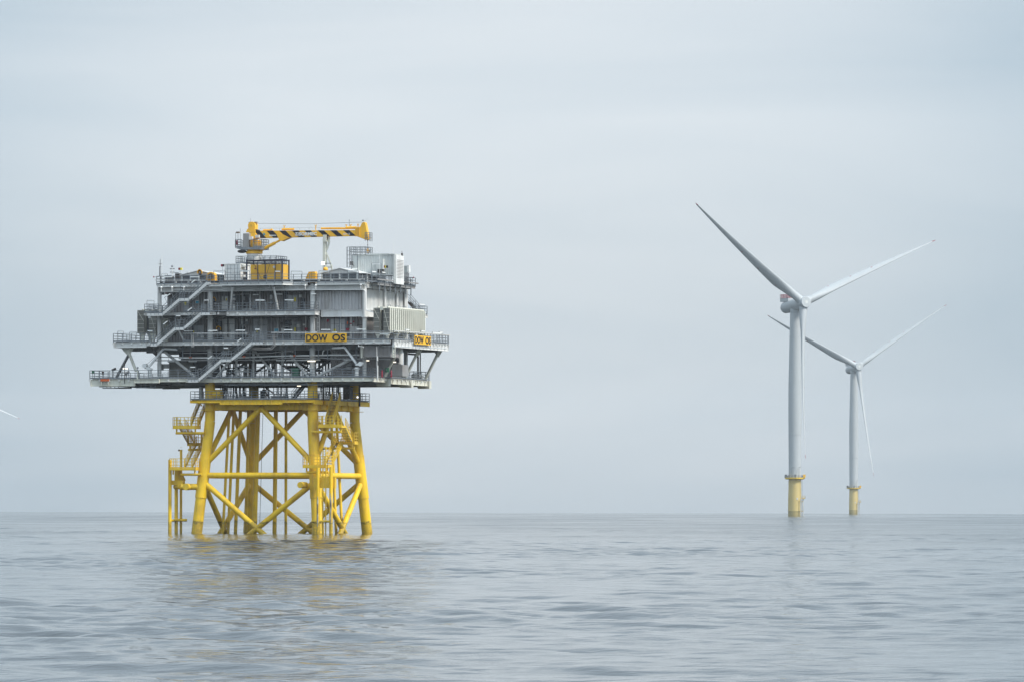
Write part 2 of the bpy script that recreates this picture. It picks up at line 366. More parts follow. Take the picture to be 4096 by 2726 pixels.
# ------------------------------------------------------------------ wind turbines
def blade_mb(frame_o, a, d, s_, RR, pitch0):
    """frame_o: root centre; a: rotor axis; d: span direction; s_: in-plane direction; pitch from rotor plane"""
    N_ = 44; M_ = 22; mb = MB(); tip = MB(); rows = []
    ts = [i/(N_-1) for i in range(N_)]
    def sec(t):
        if t < .04: ch, th_, k = 3.8, 3.8, 0
        elif t < .22:
            q = (t-.04)/.18; q = q*q*(3-2*q); ch = 3.8+(5.5-3.8)*q; th_ = 3.8+(2.0-3.8)*q; k = q
        else:
            q = (t-.22)/.78; ch = 5.5*(1-q)**.98*(1-.15*q)+.62*(q) ; th_ = ch*(.36-.14*q); k = 1
            if t > .985: ch *= max(.2, 1-((t-.985)/.015)**2*.75)
        return ch, th_, k
    for t in ts:
        ch, th_, k = sec(t); tw = pitch0-math.radians(13)*(1-t)**2*k
        cd = (-s_*math.cos(tw)-a*math.sin(tw)).normalized(); td = d.cross(cd).normalized()
        c = frame_o + d*(1.6+(RR-1.6)*t) + a*RR*(.052*t+.070*t*t)
        ring = []
        for j in range(M_):
            an = 2*math.pi*j/M_; x = math.cos(an)*.5; y = math.sin(an)*.5
            ax = x*ch + (0 if k == 0 else -k*ch*.18); ay = y*th_*(1 - .55*k*max(0, -x*2)**1.0)
            ring.append(c+cd*ax+td*ay)
        rows.append(ring)
    def skin(mbx, rws, cap0, cap1):
        vs = [p for r_ in rws for p in r_]; m = len(rws)
        mbx.add(vs, [(j*M_+i, j*M_+(i+1) % M_, (j+1)*M_+(i+1) % M_, (j+1)*M_+i) for j in range(m-1) for i in range(M_)], True)
        if cap0: mbx.add(rws[0], [tuple(range(M_-1, -1, -1))])
        if cap1: mbx.add(rws[-1], [tuple(range(M_))])
    cut = N_-2
    skin(mb, rows[:cut+1], True, True); skin(tip, rows[cut:], False, True)
    # red markers on the trailing half
    dots = []
    for t in (.20, .37, .53):
        ch, th_, k = sec(t); tw = pitch0-math.radians(13)*(1-t)**2*k
        cd = (-s_*math.cos(tw)-a*math.sin(tw)).normalized(); td = d.cross(cd).normalized()
        c = frame_o + d*(1.6+(RR-1.6)*t) + a*RR*(.052*t+.070*t*t)-cd*(ch*.42)
        dm = MB()
        dm.tube(c-td*(th_*.30+.05), c+td*(th_*.30+.05), .40, n=12)
        dots.append(dm)
    return mb, tip, dots
def turbine(label, D, hubpx, RR, yaw, phi, pitchd, hubz=None, lit=None):
    X = (hubpx[0]-CX)*D/FPX; dy = hubpx[1]-LY-(hubpx[0]-CX)*ROLL; HZ = CAMZ-dy*D/FPX
    z0 = -D*D/(2*EARTH)
    tilt = R(6); a = Vector((math.sin(yaw)*math.cos(tilt), -math.cos(yaw)*math.cos(tilt), math.sin(tilt)))
    e1 = Vector((math.cos(yaw), math.sin(yaw), 0)); e2 = e1.cross(a) if e1.cross(a).z > 0 else a.cross(e1)
    ah = Vector((a.x, a.y, 0)).normalized(); H = Vector((X, D, HZ)); tb = H-ah*8.2; tb.z = z0
    fr = Matrix.Translation((tb.x, tb.y, z0)); iv = fr.inverted()
    t = Thing('wind_turbine', label, 'wind turbine', (0, 0, 0), 'wind turbines standing in the hazy sea', fr)
    Lc = lambda p: iv @ Vector(p)
    hz = HZ-z0
    pl = 19.0
    m = MB(); m.lathe((0, 0, 0), [(3.30, -6), (3.30, 8.0), (3.12, 13.5), (3.1, pl-.9)], 40); tp = t.part('transition_piece', m, 'turbine_hazed_yellow')
    m = MB(); zt = hz-2.9; m.lathe((0, 0, 0), [(3.02, pl-.9), (3.02, pl+2), (3.26, 52), (3.24, 64), (2.9, 82), (2.45, zt)], 40); t.part('tower', m, 'turbine_white')
    for zz in (40, 66, 88):
        m = MB(); m.lathe((0, 0, 0), [(3.30 if zz < 60 else (3.26 if zz < 80 else 2.80), zz), (3.30 if zz < 60 else (3.26 if zz < 80 else 2.80), zz+.12)], 40)
        t.part('tower_flange', m, 'turbine_white')
    m = MB(); m.lathe((0, 0, 0), [(4.2, pl-.9), (5.0, pl-.5), (5.0, pl)], 28, smooth=False); wp = t.part('work_platform', m, 'deck_yellow')
    m = MB(); pts = [(5.0*math.cos(i*math.pi/10), 5.0*math.sin(i*math.pi/10), pl) for i in range(20)]
    rail(m, pts, 1.25, 1.6, .05, closed=True); t.part('railing', m, 'galvanised', wp)
    for i in range(20):
        q = i*math.pi/10
        if i % 3 == 0: m = MB(); m.box((4.5*math.cos(q)-.4, 4.5*math.sin(q)-.4, pl), (4.5*math.cos(q)+.4, 4.5*math.sin(q)+.4, pl+.9+.6*(i % 2))); t.part('equipment_box', m, 'galvanised', wp)
    m = MB(); m.box((3.9, -3.0, pl+.05), (5.15, -1.2, pl+1.5)); t.part('name_board', m, 'sign_yellow', wp)
    m = MB(); m.path([(-1.6, -3.6, pl), (-1.6, -3.6, pl+4.6), (-1.1, -4.2, pl+5.0), (-.2, -4.6, pl+4.7)], .10); m.path([(1.9, -3.4, pl), (1.9, -3.4, pl+5.0), (2.9, -3.9, pl+5.2)], .10)
    t.part('service_davit', m, 'galvanised')
    # boat landing on the right hand side
    for (x, y) in ((2.75, -3.15), (4.15, -1.15)):
        m = MB(); m.tube((x, y, -3), (x, y, 8.6), .22); t.part('fender_tube', m, 'cabin_white')
    m = MB()
    for (x, y) in ((3.2, -2.5), (3.65, -1.9)): m.bar((x, y, -2), (x, y, pl-.6), .09)
    for k in range(50): m.bar((3.2, -2.5, -1+k*.38), (3.65, -1.9, -1+k*.38), .05)
    t.part('ladder', m, 'galvanised')
    for zz in (2.5, 7.2):
        for p0, p1 in (((1.9, -2.2, zz), (2.75, -3.15, zz)), ((3.0, -.8, zz), (4.15, -1.15, zz))): m = MB(); m.tube(p0, p1, .2); t.part('fender_bracket', m, 'deck_yellow')
    m = MB(); m.box((3.6, -2.4, 8.6), (5.0, -1.0, 8.8)); t.part('rest_platform', m, 'deck_yellow')
    m = MB(); rail(m, [(3.7, -2.4, 8.8), (5.0, -2.4, 8.8), (5.0, -1.0, 8.8), (3.7, -1.0, 8.8)], 1.2, 1.0, .05); t.part('rest_railing', m, 'rail_yellow')
    m = MB(); m.box((.75, -3.34, 8.1), (1.35, -3.16, 9.0)); t.part('number_plate', m, 'white_paint', tp)
    # nacelle: a fat cylinder along the rotor axis
    hb = Lc(H); nx = a
    m = MB(); m.lathe(hb-nx*19.5, [(1.2, 0), (2.25, .35), (2.75, 1.3), (2.95, 3.5), (3.1, 9), (3.15, 12.2), (3.15, 17.0), (2.7, 17.6)], 36, axis=nx); nac = t.part('nacelle', m, 'turbine_white')
    m = MB(); m.lathe(hb-nx*8.0-Vector((0, 0, 3.8)), [(2.5, 0), (2.62, .3), (2.62, 2.2)], 32); t.part('yaw_bearing', m, 'turbine_white')
    # heli hoist deck with red mesh railing above the rear of the nacelle
    upv = e2; q0 = hb-nx*19.2+upv*2.55
    def box_ax(m, c, lx, ly, lz):
        vs = []
        for dz in (0, 1):
            for x_, y_ in ((0, -1), (1, -1), (1, 1), (0, 1)): vs.append(c+ah*x_*lx+e1*y_*ly/2+Vector((0, 0, 1))*dz*lz)
        m.add(vs, [(0,3,2,1),(4,5,6,7),(0,1,5,4),(1,2,6,5),(2,3,7,6),(3,0,4,7)])
    m = MB(); c0 = hb-ah*19.3+Vector((0, 0, .9)); box_ax(m, c0, 8.2, 4.6, 1.75); hd = t.part('hoist_deck', m, 'turbine_white', nac)
    m = MB(); c1 = c0+Vector((0, 0, 1.76))
    for sx in (-1, 1):
        for k in range(9): m.bar(c1+e1*sx*2.25+ah*k*.95, c1+e1*sx*2.25+ah*k*.95+Vector((0,0,1.9)), .16)
        for zz in (.05, .6, 1.2, 1.85): m.bar(c1+e1*sx*2.25+Vector((0,0,zz)), c1+e1*sx*2.25+ah*7.7+Vector((0,0,zz)), .16)
    for k in range(6):
        for o_ in (0, 7.7): m.bar(c1+ah*o_+e1*(-2.25+.9*k), c1+ah*o_+e1*(-2.25+.9*k)+Vector((0,0,1.9)), .16)
    for zz in (.05, .6, 1.2, 1.85): m.bar(c1+e1*-2.25+Vector((0,0,zz)), c1+e1*2.25+Vector((0,0,zz)), .16); m.bar(c1+ah*7.7+e1*-2.25+Vector((0,0,zz)), c1+ah*7.7+e1*2.25+Vector((0,0,zz)), .16)
    t.part('mesh_railing', m, 'red_paint', nac)
    m = MB(); m.lathe(hb-nx*1.95, [(2.75, 0), (2.95, .3), (2.95, 3.2), (2.75, 4.4), (2.62, 4.75), (2.55, 4.82)], 36, axis=nx); hub = t.part('hub', m, 'turbine_white')
    m = MB(); m.lathe(hb+nx*2.875, [(.9, 0), (.9, .03), (.85, .06)], 28, axis=nx); t.part('hub_cap', m, 'cabin_white', hub)
    for k in range(3):
        ph = phi+k*2*math.pi/3; d = (e1*math.cos(ph)+e2*math.sin(ph)).normalized(); s_ = (-e1*math.sin(ph)+e2*math.cos(ph)).normalized()
        bm, tm, dots = blade_mb(hb, a, d, s_, RR, pitchd)
        bo = t.part('blade', bm, 'turbine_white'); t.part('tip', tm, 'red_paint', bo)
        for dm in dots: t.part('marker', dm, 'red_paint', bo)
        m = MB(); m.lathe(hb+d*1.9, [(2.05, 0), (2.05, 1.5), (1.88, 1.75)], 32, axis=d); t.part('blade_collar', m, 'turbine_white', hub)
    return t
turbine('nearer white wind turbine on a yellow base, its rotor highest in the hazy sky', 2700, (3212, 1211), 78.2, R(26.6), R(23.6), R(-44))
turbine('farther and smaller white wind turbine standing right behind the nearer one', 3900, (3431, 1466), 78.6, R(17.2), R(33.8), R(-44))
turbine('distant wind turbine of which only a red blade tip shows at the left edge', 4250, (-290, 1506), 78.4, R(26), R(-25), R(-44))
# ------------------------------------------------------------------ jacket foundation (yellow steel legs)
Z_JD, Z_C, Z_M, Z_MID, Z_R = 18.1, 21.0, 25.95, 29.9, 33.7
def stair(mb_str, mb_tr, mb_rl, a, b, w, side, n=None, sw=.26, rr=.026, rails=(True, True)):
    """flight from foot a to head b (stringer line), width w along 'side' unit vector"""
    a, b, side = Vector(a), Vector(b), Vector(side); z = Vector((0,0,1))
    up = Vector((0,0,1))
    for k in (0, 1):
        o = side*w*k; mb_str.bar(a+o, b+o, .05, sw)
        if rails[k]:
            L = (b-a).length; m = max(2, round(L/1.4))
            for i in range(m+1):
                c = a+o+(b-a)*i/m; mb_rl.bar(c, c+z*1.08, rr*2)
            for h in (1.08, .72, .38): mb_rl.bar(a+o+z*h, b+o+z*h, rr*1.9)
    n = n or max(3, round(abs(b.z-a.z)/.21)); d = (b-a)/n; h = Vector((d.x, d.y, 0)).normalized()
    for i in range(n):
        c = a+d*(i+.5); p = c+side*.02; q = c+side*(w-.02)
        mb_tr.bar(p, q, .25, .035)
LEGS = {}
J = Thing('jacket_foundation', 'yellow four legged lattice foundation standing in the sea under the grey substation', 'jacket', (0, 0, 0))
tp_, bt_ = 7.5, 8.85
def legp(su, sv, z):
    if z >= 15.2: k = tp_
    else: k = tp_+(bt_-tp_)*(15.2-z)/15.2
    return Vector((su*k, sv*k, z))
for su in (-1, 1):
    for sv in (-1, 1):
        m = MB(); r = .71
        m.tube(legp(su, sv, 15.2), legp(su, sv, 20.55), .68, n=28)
        m.tube(legp(su, sv, -9), legp(su, sv, 15.2), .75, .70, n=28)
        m.tube(legp(su, sv, 4.9), legp(su, sv, 10.6), .80, .77, n=28)
        leg = J.part('leg', m, 'jacket_yellow')
        for zz, rr_ in ((15.0, .725), (10.6, .80), (4.9, .82)):
            m = MB(); m.tube(legp(su, sv, zz-.06), legp(su, sv, zz+.06), rr_, n=28); J.part('weld_ring', m, 'jacket_yellow', leg)
def face(pa, pb):                          # bracing of one side, legs pa and pb
    A = lambda z: legp(pa[0], pa[1], z); B = lambda z: legp(pb[0], pb[1], z)
    top = (A(17.0)+B(17.0))/2; low = (A(.75)+B(.75))/2
    for P_ in (A, B):
        m = MB(); m.tube(P_(9.3), top, .36, n=18); J.part('upper_brace', m, 'jacket_yellow')
        m = MB(); e_ = low+(low-P_(7.1))*.9; m.tube(P_(7.1), e_, .38, n=18); J.part('lower_brace', m, 'jacket_yellow')
    m = MB(); m.tube(A(7.9), B(7.9), .39, n=20); J.part('horizontal_brace', m, 'jacket_yellow')
    m = MB(); d = (B(7.9)-A(7.9)).normalized()*.05
    for f_ in (.38, .55): c = A(7.9).lerp(B(7.9), f_); m2 = MB(); m2.tube(c-d, c+d, .405, n=20); J.part('weld_ring', m2, 'jacket_yellow')
face((-1,-1), (1,-1)); face((1,-1), (1,1)); face((1,1), (-1,1)); face((-1,1), (-1,-1))
def jt(p0, p1, r): m = MB(); m.tube(p0, p1, r, n=14); J.part('cable_tube', m, 'jacket_yellow')
for f0, f1, r in ((.37,.37,.19), (.47,.48,.20), (.62,.63,.24), (.80,.86,.20)):
    jt((-7.0, -7.5+15*f0, Z_JD-.15), (-8.3, -8.85+17.7*f1, -8), r)
jt((-4.3, 1.5, Z_JD-.15), (-4.9, 1.2, -8), .34)
for f0, f1, r in ((.235,.23,.29), (.335,.33,.20)):
    jt((-7.5+15*f0, 7.0, Z_JD-.15), (-8.85+17.7*f1, 8.3, -8), r)
for f0, f1, r in ((.17,.24,.17), (.50,.50,.20), (.62,.63,.20)):
    jt((7.0, -7.5+15*f0, Z_JD-.15), (8.3, -8.85+17.7*f1, -8), r)
# transition deck on top of the jacket
JU0, JU1, JV0, JV1 = U(762, -9.4, 1590), 8.4, -9.4, 10.6
m = MB(); m.box((JU0+.1, JV0+.1, Z_JD-.09), (JU1-.1, JV1-.1, Z_JD)); J.part('deck_plate', m, 'deck_grating')
def edge(th, p, q, ztop, h, mt, nm='edge_beam', stiff=3.2, w=.26): m = MB(); m.ibeam((p[0],p[1],ztop), (q[0],q[1],ztop), h, w, .05, stiff); return th.part(nm, m, mt)
ue = U(1016-135, -9.4, 1600); uf = U(1129, -9.4, 1600)
edge(J, (JU0, JV0), (ue, JV0), Z_JD-.10, .36, 'deck_yellow'); edge(J, (ue, JV0-.03), (uf, JV0-.03), Z_JD-.09, .62, 'deck_yellow', stiff=1.4)
edge(J, (uf, JV0), (JU1, JV0), Z_JD-.10, .36, 'deck_yellow'); edge(J, (JU1, JV0+.15), (JU1, -6.3), Z_JD-.10, .6, 'deck_yellow')
edge(J, (JU1, -5.3), (JU1, JV1-.15), Z_JD-.10, .6, 'deck_yellow'); edge(J, (JU0, JV0+.15), (JU0, JV1-.15), Z_JD-.10, .36, 'deck_yellow'); edge(J, (JU0, JV1), (JU1, JV1), Z_JD-.10, .5, 'deck_yellow')
for a, b in (((-7.5,-7.5),(7.5,-7.5)), ((-7.5,7.5),(7.5,7.5)), ((-7.5,-7.5),(-7.5,7.5)), ((7.5,-7.5),(7.5,7.5))):
    edge(J, a, b, Z_JD-.14, 1.25, 'deck_yellow', 'girder', 2.4, .42)
for k in range(5):
    u = -6+3*k; edge(J, (u, -7.2), (u, 7.2), Z_JD-.16, .8, 'deck_yellow', 'cross_beam', 0, .25)
for k in range(11):
    u = JU0+.9+(JU1-JU0-1.8)*k/10; m = MB(); m.bar((u, JV0+.25, Z_JD-.3), (u, -7.7, Z_JD-.75), .14); J.part('knee_brace', m, 'deck_yellow')
for su in (-1, 1):
    for sv in (-1, 1):
        m = MB(); m.box((su*7.5-.95, sv*7.5-.95, Z_JD-1.46), (su*7.5+.95, sv*7.5+.95, Z_JD-1.40)); J.part('collar_plate', m, 'deck_yellow')
m = MB(); g = [(JU0, -5), (JU0, JV0), (JU1, JV0), (JU1, -7.6)]; rail(m, [(x, y, Z_JD) for x, y in g], sp=1.3); J.part('railing', m, 'galvanised')
m = MB(); rail(m, [(JU1, -5.0, Z_JD), (JU1, JV1, Z_JD), (JU0, JV1, Z_JD), (JU0, -5, Z_JD)], sp=1.3); J.part('railing', m, 'galvanised')
# padeye drum beside the front left leg
m = MB(); c = fp(876, 1575, -7.6); m.tube((-6.9, -7.6, c.z), (c.x+.35, -7.6, c.z), .62, n=22); m.tube((c.x+.36, -7.6, c.z), (c.x+.40, -7.6, c.z), .2, n=14); J.part('trunnion', m, 'jacket_yellow')

# ------------------------------------------------------------------ yellow stair towers and boat landings
def tower(side):
    lab = 'right' if side > 0 else 'left'
    if side > 0: X = lambda u: u
    else: X = lambda u: u
    tx = 'beside the front right leg, facing the viewer' if side > 0 else 'left of the front left leg'
    T = Thing('stair_tower', 'yellow zigzag stair and landings '+tx, 'staircase', ((11 if side > 0 else -11), -8, 9.2), 'yellow stair towers on the jacket legs')
    if side > 0:
        A = (9.05, 12.4, -9.2, -7.6, 14.55); B = (9.6, 12.5, -4.9, -3.6, 12.35); C = (7.5, 11.1, -10.8, -9.2, 9.15)
        fl = [((9.4, -7.6, 14.55), (9.4, -5.2, Z_JD-.05), 1.15), ((11.3, -7.6, 14.5), (11.3, -4.9, 12.4), 1.0), ((9.9, -9.0, 9.2), (9.9, -4.9, 12.35), 1.05)]
    else:
        A = (-12.3, -8.95, -9.0, -7.4, 14.45); B = (-12.2, -10.2, -4.4, -3.0, 12.2); C = (-12.4, -8.6, -9.9, -8.0, 8.85)
        fl = [((-10.4, -7.4, 14.45), (-10.4, -3.9, Z_JD-.05), 1.1), ((-12.1, -7.4, 14.4), (-12.1, -4.4, 12.25), .95), ((-10.9, -8.2, 8.9), (-10.9, -4.2, 12.2), 1.05)]
    for k, (u0, u1, v0, v1, z) in enumerate((A, B, C)):
        m = MB(); m.box((u0, v0, z-.08), (u1, v1, z)); 
        pl = T.part('landing', m, 'rail_yellow')
        m = MB()
        for p, q in (((u0, v0), (u1, v0)), ((u0, v1), (u1, v1)), ((u0, v0), (u0, v1)), ((u1, v0), (u1, v1))):
            m.bar((p[0], p[1], z-.14), (q[0], q[1], z-.14), .1, .28)
        T.part('landing_frame', m, 'rail_yellow', pl)
        m = MB()
        if side > 0 and k == 0: pts = [(u0, v1), (u0, v0), (u1, v0)]
        elif k == 0: pts = [(u0, v1), (u0, v0), (u1, v0), (u1, v1)]
        elif k == 1: pts = [(u0, v0), (u0, v1), (u1, v1), (u1, v0)]
        else: pts = [(u0, v1), (u0, v0), (u1, v0), (u1, v1)]
        rail(m, [(x, y, z) for x, y in pts], 1.3, .55, .036); T.part('railing', m, 'rail_yellow', pl)
    for a, b, w in fl:
        s1, s2, s3 = MB(), MB(), MB()
        stair(s1, s2, s3, a if a[2] < b[2] else b, b if a[2] < b[2] else a, w, (1, 0, 0), sw=.28, rr=.036)
        T.part('stringer', s1, 'rail_yellow'); T.part('treads', s2, 'steel_dark'); T.part('handrail', s3, 'rail_yellow')
    def arm(p, q, r, n_='support_tube'): m = MB(); m.tube(p, q, r, n=14); return T.part(n_, m, 'rail_yellow')
    s = side
    for (u0, u1, v0, v1, z), dz in ((A, .85), (B, .8), (C, .85)):
        vm = v0+.55
        arm((s*7.9, vm if z > 13 or z < 10 else -5.5, z-dz), (s*12.1 if z > 10 else s*(11.0), vm if z > 13 or z < 10 else -4.2, z-dz), .17)
        for uu in (u0+.3, u1-.3): arm((uu, vm if z > 13 or z < 10 else -4.2, z-dz), (uu, vm if z > 13 or z < 10 else -4.2, z-.25), .11, 'post')
    # boat landing: two fender tubes, ladder, brackets
    Bl = Thing('boat_landing', 'pair of vertical yellow fender tubes with a ladder '+('scraped bare before the front right leg' if s > 0 else 'standing left of the front left leg'), 'boat landing', (12 if s > 0 else -12.5, -11, 0), 'boat landings at the jacket')
    if s > 0:
        f1, f2 = (9.97, -11.5), (11.85, -11.5); la, lb = (10.55, -11.2), (10.98, -11.2); tops = (8.9, 9.0); back = [(8.7, -8.7)]*2
        hz = [(7.6, -8.6), (12.2, -8.6)]
    else:
        f1, f2 = (-12.6, -9.3), (-12.6, -7.2); la, lb = (-12.3, -8.7+2.2), (-12.3, -8.27+2.2); tops = (10.0, 8.6)
    for k, (p, tz) in enumerate(((f1, tops[0]), (f2, tops[1]))):
        m = MB(); m.tube((p[0], p[1], -4), (p[0], p[1], tz), .24, n=18); fo = Bl.part('fender_tube', m, 'jacket_yellow')
        if s > 0:
            # bare scraped steel patches as thin raised plates wrapped on the tube front
            m = MB(); nseg = 6; z0_, z1_ = (.9 if k == 0 else 1.3), (5.2 if k == 0 else 5.6); pr = []
            rows = 14; vs = []
            for j in range(rows+1):
                t = j/rows; w_ = (math.sin(math.pi*t)**.6)*(.85+.25*math.sin(9*t+k*2))*1.0
                for i in range(nseg+1):
                    an = -math.pi/2+.25+(i/nseg-.5)*w_; vs.append((p[0]+math.cos(an)*.246, p[1]+math.sin(an)*.246, z0_+(z1_-z0_)*t))
            m.add(vs, [(j*(nseg+1)+i, j*(nseg+1)+i+1, (j+1)*(nseg+1)+i+1, (j+1)*(nseg+1)+i) for j in range(rows) for i in range(nseg)])
            Bl.part('scraped_patch', m, 'fender_scraped', fo)
    m = MB()
    for p in (la, lb): m.bar((p[0], p[1], -2), (p[0], p[1], 11.7 if s > 0 else 11.4), .13)
    rails_ = Bl.part('ladder', m, 'rail_yellow')
    m = MB()
    for k in range(38): m.bar((la[0], la[1], -.5+k*.33), (lb[0], lb[1], -.5+k*.33), .045)
    Bl.part('rungs', m, 'rail_yellow', rails_)
    m = MB()
    if s > 0:
        def bt(p, q, r, nm='bracket'): m = MB(); m.tube(p, q, r, n=16); Bl.part(nm, m, 'rail_yellow')
        bt((9.97, -11.3, 7.1), (8.6, -8.8, 7.1), .28); bt((11.85, -11.3, 6.9), (8.8, -8.7, 6.9), .26); bt((9.97, -11.45, 1.75), (11.85, -11.45, 1.75), .16); bt((9.0,-11.3,1.75),(9.97,-11.45,1.75),.16)
        bt((7.3, -9.4, 6.6), (7.3, -11.3, 6.6), .42, 'stub')
        bm = MB(); bm.box((9.2, -11.2, 6.2), (12.3, -10.7, 7.6)); Bl.part('bracket_plate', bm, 'rail_yellow')
    else:
        def bt(p, q, r, nm='bracket'): m = MB(); m.tube(p, q, r, n=16); Bl.part(nm, m, 'rail_yellow')
        bt((-8.4, -8.5, 6.35), (-11.0, -9.2, 6.35), .42); bt((-11.0, -9.2, 6.35), (-12.3, -8.2, 6.35), .33); bt((-10.0, -8.9, 6.35), (-10.0, -9.9, 6.35), .46, 'stub')
        bt((-12.6, -9.3, 1.8), (-12.6, -7.2, 1.8), .17); bt((-12.6, -7.4, 1.85), (-11.1, -7.0, 1.85), .2)
        bm = MB(); bm.box((-12.7, -8.9, 6.6), (-10.9, -8.1, 7.2)); Bl.part('bracket_plate', bm, 'rail_yellow')
        bm = MB(); bm.prism([(-12.6, 7.2), (-11.0, 7.2), (-11.4, 8.0), (-12.0, 8.8), (-12.6, 8.8)], 'v', -7.8, -7.6); Bl.part('bracket_plate', bm, 'rail_yellow')
tower(1); tower(-1)
m = MB(); m.path([tuple(fp(1052, 1640, 0)), tuple(fp(1046, 1850, 0)), tuple(fp(1038, 2130, 0))], .035, 6); solo('hanging_cable', m, 'steel_dark', 'thin dark cable hanging down inside the yellow jacket to the water', 'cable', fp(1038, 2130, 0))
# ------------------------------------------------------------------ topside of the substation
VF = -9.8
S = Thing('offshore_substation', 'grey multi deck offshore substation carried by the yellow lattice foundation', 'offshore platform', (0, 0, 21.0))
UCL, UCR = U(364, VF, 1500), U(1491, VF, 1500); VCB = V(1714, UCR, 1500)
UML, UMR = U(458, VF, 1350), U(1573, VF, 1350); VMB = V(1791, UMR, 1350)
URL, URR = U(628, -8.2, 1130), 15.35; VRB = V(1645, 15.9, 1130)
UX0, UX1 = U(580, -9.4, 1240), U(1258, -9.4, 1240)
def plate(nm, u0, u1, v0, v1, z, t=.08, mt='deck_grating'):
    m = MB(); m.box((u0, v0, z-t), (u1, v1, z)); return S.part(nm, m, mt)
def sedge(p, q, z, h, mt='light_paint', nm='edge_beam', stiff=2.9, w=.26): return edge(S, p, q, z, h, mt, nm, stiff, w)
# cellar deck
plate('cellar_deck_plate', UCL+.15, UCR-.15, VF+.15, VCB-.15, Z_C)
u1_, u2_ = U(541, VF), U(640, VF)
sedge((UCL, VF), (u1_, VF), Z_C-.09, .95, 'cream_paint', stiff=2.0); sedge((u1_, VF-.25), (u2_, VF-.25), Z_C-.09, .55, 'cream_paint', stiff=2.0)
sedge((u2_, VF), (U(745, VF), VF), Z_C-.09, .42, 'cream_paint'); sedge((U(745, VF), VF-.03), (U(1222, VF), VF-.03), Z_C-.10, .50, 'cream_paint', stiff=4.6); sedge((U(1222, VF), VF), (UCR, VF), Z_C-.09, .50, 'cream_paint', stiff=3)
v_b = [V(1549, UCR, 1510), V(1640, UCR, 1510), V(1712, UCR, 1510)]
sedge((UCR, VF), (UCR, v_b[0]), Z_C-.10, .55, 'cream_paint'); sedge((UCR+.02, v_b[0]), (UCR+.02, VCB), Z_C-.10, .72, 'cream_paint', stiff=1.6)
sedge((UCL, VF), (UCL, VCB), Z_C-.11, .8, 'cream_paint'); sedge((UCL, VCB), (UCR, VCB), Z_C-.11, .8, 'cream_paint')
for v in v_b:
    m = MB(); m.prism([(UCR-2.0, Z_C-.12), (UCR+.35, Z_C-.12), (UCR+.35, Z_C-1.15), (UCR-1.3, Z_C-1.15)], 'v', v-.38, v+.38); S.part('outrigger_box', m, 'cream_paint')
for v in (-7.5, 0, 7.5):
    edge(S, (UCL+.3, v), (UCR-.3, v), Z_C-.12, .78, 'shade_grey_paint', 'girder', 2.6, .4)
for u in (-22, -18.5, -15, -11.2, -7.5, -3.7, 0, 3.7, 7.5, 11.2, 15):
    edge(S, (u, VF+.3), (u, VCB-.3), Z_C-.15, .62, 'shade_grey_paint', 'cross_beam', 0, .25)
# trays and gear slung under the cellar deck
for k in range(9):
    x = 380+random.random()*430; y = Z_C-.95-random.random()*.35; v = random.uniform(-9, 4); a = fp(x, 1530, v).x; m = MB(); m.box((a, v, y), (a+random.uniform(1.5, 4), v+.4, y+.16)); S.part('cable_tray', m, 'steel_dark')
for x0, x1, yy in ((412, 474, 1551), (545, 620, 1549), (900, 1290, 1537)):
    a, b = fp(x0, yy, -9.2), fp(x1, yy, -9.2); m = MB(); m.bar(a, b, .3, .12); 
    n = 4
    for i in range(n+1): c = a.lerp(b, i/n); m.bar(c, (c.x, c.y, Z_C-.5), .07)
    S.part('cable_tray', m, 'galvanised')
# main deck
plate('main_deck_plate', UML+.15, UMR-.15, VF+.15, VMB-.15, Z_M)
sedge((UML, VF), (U(586, VF), VF), Z_M-.09, .72, 'light_paint', stiff=2.4)
sedge((U(586, VF), VF+.02), (UMR-.4, VF+.02), Z_M-.09, .50, 'light_paint', stiff=2.4)
sedge((UMR, VF+.1), (UMR, VMB), Z_M-.10, .95, 'wall_white', stiff=1.3, w=.3); sedge((UML, VF), (UML, VMB), Z_M-.11, .7); sedge((UML, VMB), (UMR, VMB), Z_M-.11, .7)
for v in (-7.5, 0, 7.5):
    edge(S, (UML+.4, v), (UMR-.4, v), Z_M-.12, 1.15, 'shade_grey_paint', 'girder', 2.6, .42)
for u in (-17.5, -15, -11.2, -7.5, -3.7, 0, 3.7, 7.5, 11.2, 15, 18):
    edge(S, (u, VF+.3), (u, VMB-.3), Z_M-.15, .8, 'shade_grey_paint', 'cross_beam', 0, .25)
# mid deck walkway
plate('mid_deck_plate', UX0, UX1, -9.4, 7.6, Z_MID)
ua, ub = U(862, -9.4), U(907, -9.4)
sedge((UX0, -9.4), (ua, -9.4), Z_MID-.09, .38, 'light_paint', stiff=2.2); sedge((ua, -9.2), (ub, -9.2), Z_MID-.09, .42, 'shade_grey_paint', stiff=2.4)
sedge((ub, -9.42), (UX1, -9.42), Z_MID-.09, .52, 'light_paint', stiff=1.7); sedge((UX1, -9.4), (UX1, -7.9), Z_MID-.09, .5)
m = MB(); m.ibeam((UX1+.2, -7.45, Z_MID+.12), (14.8, -7.45, Z_MID+.12), .95, .34, .05, 2.6); S.part('girder', m, 'wall_white')
m = MB(); m.ibeam((14.95, -7.2, Z_MID+.12), (14.95, 7.5, Z_MID+.12), .95, .34, .05, 2.6); S.part('girder', m, 'wall_white')
m = MB(); m.ibeam((-14.8, -6.6, Z_MID-.15), (7.2, -6.6, Z_MID-.15), .5, .3, .05, 3.7); S.part('girder', m, 'shade_grey_paint')
plate('mid_deck_plate', 15.1, 17.4, 4.5, 9.3, Z_MID); sedge((17.4, 4.5), (17.4, 9.3), Z_MID-.09, .4)
